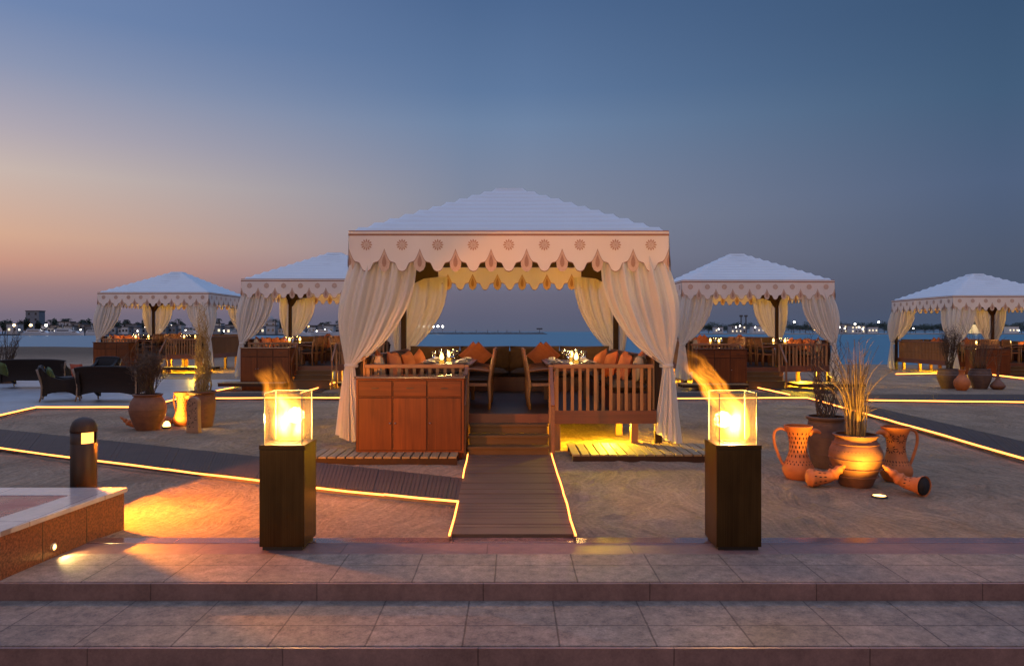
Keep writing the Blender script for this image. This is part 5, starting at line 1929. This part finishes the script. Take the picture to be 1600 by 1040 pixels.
c = AT(843, 518, 655)
t = thing('signal_board', (c.x, 655, SEA + 1.5), 'small flat board on a post at the breakwater tip', 'sign')
MB().tube([(0, 0, 0), (0, 0, 2.8)], .22, 6).build('pole', 'rock', t)
MB().box(-2.6, 2.6, -.2, .2, 2.8, 4.0).build('board', 'rock', t)


def street_lamp(px, py, y, label, mat='lamp_white', r=.6, grp='lit lamps along the far shore'):
    c = AT(px, py, y)
    t = thing('shore_lamp', (c.x, y, .2), label, 'lamp', grp)
    MB().tube([(0, 0, 0), (0, 0, c.z - .2)], .14, 6).build('pole', 'rock', t)
    MB().lathe([(r * .5, -r * .8), (r, -.2 * r), (r * .8, r * .6), (.05, r)], 10, Matrix.Translation((0, 0, c.z - .2))).build('lamp_head', mat, t)
    return t


for px, py, m_ in ((22, 508, 'lamp_gold'), (48, 508, 'lamp_gold'), (72, 508, 'lamp_white')):
    street_lamp(px, py, 455, 'bright shore lamp left of the tents, among the far houses', m_, .8)
for px, py in ((461, 511), (482, 511), (522, 511)):
    street_lamp(px, py, 470, 'bright shore lamp seen through the tent behind the left fire lamp', 'lamp_gold', .8)
for px, py in ((268, 509), (336, 511), (312, 512), (227, 512)):
    street_lamp(px, py, 470, 'shore lamp seen through the tent beyond the wicker sofas', 'lamp_white', .6)
for k in range(6):
    street_lamp(655 + 7.3 * k, 509.5 + (k % 2) * .4, 668, 'bright harbour lamp in a row over the breakwater root', 'lamp_white', .95, 'row of harbour lamps by the breakwater')
for px, py, m_ in ((1241, 503, 'lamp_white'), (1373, 503, 'lamp_white'), (1336, 506, 'lamp_white'), (1273, 515, 'lamp_gold')):
    street_lamp(px, py, 655, 'white shore lamp above the dark trees across the right water', m_, .8)


WIN = [MB().box(-.65, .65, -.11, 0, 0, 1.5).mesh('window', ['window_dark']), MB().box(-.65, .65, -.11, 0, 0, 1.5).mesh('lit_window', ['window_lit'])]


def house(px0, px1, py0, y, label, wall='house_white', lit=.12, storey=3.4, dome=False, base=.2, seed=0):
    a, b = AT(px0, py0, y), AT(px1, py0, y)
    w_, h = b.x - a.x, a.z - base
    t = thing('shore_house', ((a.x + b.x) / 2, y, base), label, 'house', 'houses along the far shore')
    dp = max(w_ * .7, 6)
    MB().box(-w_ / 2, w_ / 2, 0, dp, 0, h).build('wall', wall, t)
    rf = MB()
    rf.box(-w_ / 2 - .3, w_ / 2 + .3, -.3, dp + .3, h + .01, h + .5)
    if dome:
        rf.lathe([(w_ * .22, h + .5), (w_ * .20, h + 1.6), (w_ * .12, h + 2.8), (.1, h + 3.8)], 14, Matrix.Translation((0, dp * .4, 0)))
    rf.build('roof', wall if dome else 'house_roof', t)
    rr = random.Random(seed)
    nf = max(1, int(h / storey))
    nw = max(2, int(w_ / 3.2))
    for f_ in range(nf):
        for k in range(nw):
            x = -w_ / 2 + w_ * (k + .5) / nw
            z = h * (f_ + .35) / nf
            o = bpy.data.objects.new('window', WIN[1 if rr.random() < lit else 0])
            COL.objects.link(o)
            o.parent = t
            o.location = (x, -.01, z)
    return t


def crown(mb, c, rx, rz, n, size, rr, mi=0):
    for i in range(n):
        d = Vector((rr.gauss(0, 1), rr.gauss(0, 1), rr.gauss(0, 1))).normalized() * rr.random() ** .4
        p = c + Vector((d.x * rx, d.y * rx, d.z * rz))
        u = Vector((rr.gauss(0, 1), rr.gauss(0, 1), rr.gauss(0, 1))).normalized()
        v = u.orthogonal().normalized()
        s_ = size * rr.uniform(.6, 1.4)
        mb.add([p - u * s_, p + v * s_ * .6, p + u * s_, p - v * s_ * .6], [(0, 1, 2, 3)], mi)


def tree(px, y, py_top, wpx, label, seed, base=.2):
    rr = random.Random(seed)
    c = AT(px, py_top, y)
    h = c.z - base
    rx = wpx / F * y / 2
    t = thing('shore_tree', (c.x, y, base), label, 'tree', 'dark trees along the far shore')
    MB().tube([(0, 0, -.2), (.1, 0, h * .35), (0, .1, h * .6)], [.35, .28, .12], 6).build('trunk', 'bark', t)
    g = MB()
    for k in range(7):
        a = rr.uniform(0, 6.28)
        q = rr.uniform(0, .55)
        crown(g, Vector((math.cos(a) * rx * q, math.sin(a) * rx * q, h * rr.uniform(.34, .74))), rx * rr.uniform(.4, .62), h * rr.uniform(.18, .27), 60, .62, rr)
    g.build('crown', 'foliage', t)
    return t


def palm(px, y, py_top, label, seed, base=.2):
    rr = random.Random(seed)
    c = AT(px, py_top, y)
    h = c.z - base
    t = thing('palm_tree', (c.x, y, base), label, 'palm tree', 'palms along the far shore')
    MB().tube([(0, 0, -.2), (.2, 0, h * .5), (.1, 0, h * .86)], [.35, .25, .22], 6).build('trunk', 'bark', t)
    g = MB()
    for k in range(16):
        a = 2 * math.pi * k / 16 + rr.uniform(-.2, .2)
        l, up = rr.uniform(1.8, 2.6), rr.uniform(.2, 1.3)
        pts = [Vector((.1 + math.cos(a) * l * q, math.sin(a) * l * q, h * .86 + up * q * 1.6 - 2.2 * q * q)) for q in (0, .35, .7, 1)]
        sd = Vector((-math.sin(a), math.cos(a), 0)) * .30
        g.grid([[p - sd * (1 - .6 * i / 3) for i, p in enumerate(pts)], [p + Vector((0, 0, .15)) for p in pts], [p + sd * (1 - .6 * i / 3) for i, p in enumerate(pts)]], 0, False)
    g.build('crown', 'foliage', t)
    return t


# left shore: houses and trees in front of one another
rnd = random.Random(21)
HL = [(40, 61, 486, 520), (10, 27, 506, 470), (78, 92, 509, 470), (92, 110, 503, 490), (110, 128, 505, 480), (128, 141, 508, 470), (143, 160, 506, 492), (196, 214, 507, 480),
      (246, 262, 504, 480), (262, 283, 508, 470), (330, 345, 506, 478), (352, 368, 508, 470), (412, 432, 502, 480), (446, 460, 507, 470), (462, 492, 509, 490), (497, 530, 508, 480), (530, 548, 506, 470), (190, 200, 511, 462)]
names = ['tall square block rising above the far trees', 'low pale house behind the dark twig pot', 'low pale house beside the white shore lamp', 'pale house with a flat roof left of the first tent',
         'grey villa left of the first tent', 'low villa just before the first tent curtain', 'house behind the bulging curtain of the first tent', 'house framed by the tent beyond the wicker sofas',
         'house beside the gathered rear curtains of the first tent', 'low house right of the rear curtains of the first tent', 'house behind the right curtain of the first tent',
         'low house in the gap between the two left tents', 'domed white villa framed by the tent behind the left fire lamp', 'house beside the rear post of the second tent',
         'long low house under the middle shore lamps', 'long low white house in the second tent opening', 'house beside the largest tent curtain', 'tiny house at the edge of the first tent opening']
for k, (a, b, py, y) in enumerate(HL):
    house(a, b, py, y, names[k], 'house_grey' if k in (0, 4, 7, 14) else 'house_white', .14 if k else .02, dome=(k == 12), seed=k)
rr0 = random.Random(91)
k = 0
px = 64.0
while px < 560:
    w_ = rr0.uniform(7, 15)
    house(px, px + w_, rr0.uniform(507.5, 513.5), rr0.uniform(459, 470), 'small pale waterfront house in the row behind the left tents', rr0.choice(('house_white', 'house_white', 'house_grey')), .10, seed=500 + k)['group'] = 'small waterfront houses behind the left tents'
    px += w_ + rr0.uniform(.5, 5)
    k += 1
for k in range(30):
    px = [4, 14, 30, 40, 52, 60, 72, 84, 96, 104, 118, 130, 138, 150, 172, 184, 200, 214, 226, 240, 254, 270, 284, 338, 360, 400, 440, 470, 505, 535][k]
    y = rnd.uniform(495, 545)
    tree(px, y, rnd.uniform(495, 502), rnd.uniform(12, 22), 'dark tree of the far shore belt behind the left tents', 100 + k)
for k, px in enumerate((8, 78, 100, 107, 126, 198, 262, 278, 342, 430, 448, 478, 512, 528)):
    palm(px, rnd.uniform(462, 500), rnd.uniform(493, 501), 'palm standing among the far houses behind the left tents', 200 + k)


def yacht(px, py, y, L, label, seed):
    c = AT(px, py, y)
    t = thing('moored_boat', (c.x, y, SEA), label, 'boat', 'white boats moored along the far quay', R(random.Random(seed).uniform(-25, 25)))
    g = MB()
    n = 10
    rows = []
    for i in range(n + 1):
        u = i / n
        w_ = L * .13 * (1 - max(0, u - .45) ** 2 / .31)
        sh = L * (.10 + .05 * u * u)
        x = -L / 2 + L * u
        rows.append([(x, -w_, sh), (x + .02 * L * u, -w_ * .7, -.2), (x, w_ * .7, -.2), (x, w_, sh)])
    g.grid(rows, 0, False)
    g.grid([[r_[0] for r_ in rows], [r_[3] for r_ in rows]], 0, False)
    g.add(rows[0], [(0, 1, 2, 3)])
    g.build('hull', 'hull', t)
    MB().prism([(-L * .36, L * .11), (L * .22, L * .12), (L * .08, L * .22), (-L * .30, L * .22)], XZ, -L * .08, L * .08).build('cabin', 'hull', t)
    MB().box(-L * .28, L * .07, -L * .083, L * .083, L * .150, L * .185).build('cabin_window', 'window_dark', t)
    MB().tube([(-L * .1, 0, L * .22), (-L * .14, 0, L * .42)], .12, 5).build('mast', 'hull', t)
    return t


for k, (px, L) in enumerate(((58, 17), (70, 13), (104, 18), (118, 12), (148, 15), (300, 14), (372, 12), (470, 13), (490, 12), (510, 16))):
    yacht(px, 522, 446, L, 'white motor boat moored along the far quay left of the largest tent', k)

# right shore
HR = [(1116, 1130, 511, 690), (1142, 1166, 509, 700), (1176, 1196, 510, 690), (1306, 1330, 507, 700), (1330, 1352, 509, 690), (1356, 1372, 511, 690), (1396, 1412, 512, 690), (1576, 1592, 510, 700)]
namesR = ['low lit building left in the opening of the tent behind the taller flame', 'lit building under the twin masts across the water', 'low building right of the twin masts', 'lit white block right of the tent behind the taller flame',
          'second lit white block across the open water', 'low lit hut beneath the white shore lamp', 'low building beside the rightmost tent', 'low building at the far picture edge']
for k, (a, b, py, y) in enumerate(HR):
    house(a, b, py, y, namesR[k], 'house_white', .5, base=.35, seed=40 + k)
rnd = random.Random(5)
for k in range(64):
    px = 1062 + k * 8.6 + rnd.uniform(-4, 4)
    tree(px, rnd.uniform(720, 790), rnd.uniform(499, 507) - (3 if 1205 < px < 1235 or 1350 < px < 1400 else 0), rnd.uniform(18, 34), 'dark round tree of the belt across the right water', 300 + k, .35)
for k, px in enumerate((1158, 1165.5)):
    c = AT(px, 493, 735)
    t = thing('lattice_mast', (c.x, 735, .35), ('left' if k == 0 else 'right') + ' one of the twin tall masts across the water', 'mast', 'twin tall masts across the water')
    h = c.z - .35
    g = MB()
    for sx in (-1, 1):
        for sy in (-1, 1):
            g.tube([(sx * .7, sy * .7, 0), (sx * .35, sy * .35, h)], .16, 4)
    for q in range(8):
        z = h * q / 8
        g.tube([(-.7 + .35 * q / 8, -.7, z), (.7 - .35 * q / 8, -.7, z + h / 8)], .1, 4)
    g.build('tower', 'rock', t)
    MB().box(-1.5, 1.5, -.8, .8, h - 1.2, h + .6).build('lamp_head', 'rock', t)
# floodlit mosque seen through the rightmost tent
y = 690
a, b = AT(1500, 507, y), AT(1532, 507, y)
t = thing('floodlit_mosque', ((a.x + b.x) / 2, y, .35), 'floodlit yellow mosque seen through the rightmost tent', 'mosque')
w_ = b.x - a.x
h = a.z - .35
MB().box(-w_ / 2, w_ / 2, 0, 14, 0, h * .72).build('wall', 'house_white', t)
MB().box(w_ * .05, w_ / 2, -1.5, 12, 0, h).build('gate_block', 'house_white', t)
for k in range(5):
    x = -w_ / 2 + w_ * .5 * (k + .5) / 5
    MB().box(x - .5, x + .5, -.15, -.02, h * .2, h * .52).build('window', 'window_lit', t)
MB().lathe([(1.6, 0), (1.6, h * 1.15), (2.0, h * 1.17), (2.0, h * 1.25), (1.3, h * 1.26), (1.3, h * 1.75), (.9, h * 1.8), (.1, h * 2.1)], 12, Matrix.Translation((-w_ * .12, 4, 0))).build('minaret', 'house_white', t)
lamp('mosque_floodlight', 'POINT', 13000, (1.0, .62, .16), (-w_ * .15, -14, 3), t, shadow_soft_size=.5)
lamp('minaret_floodlight', 'POINT', 1100, (.55, 1.0, .25), (-w_ * .12, -2, h * 1.3), t, shadow_soft_size=.3)
# warm lamps scattered along the right quay
for k, (px, py) in enumerate(((1123, 514), (1150, 511), (1156, 509), (1180, 511), (1196, 513), (1312, 511), (1320, 513), (1342, 511), (1348, 514), (1390, 512), (1427, 513), (1592, 516))):
    street_lamp(px, py, 650, 'small light low on the quay across the right water', 'lamp_white', .55, 'small quay lights across the right water')
for k, px in enumerate((30, 56, 86, 126, 160, 215, 250, 290, 350, 455, 470, 495, 508)):
    street_lamp(px, 515 + (k % 3), 452, 'small light low on the quay behind the left tents', 'lamp_white', .38, 'small quay lights behind the left tents')
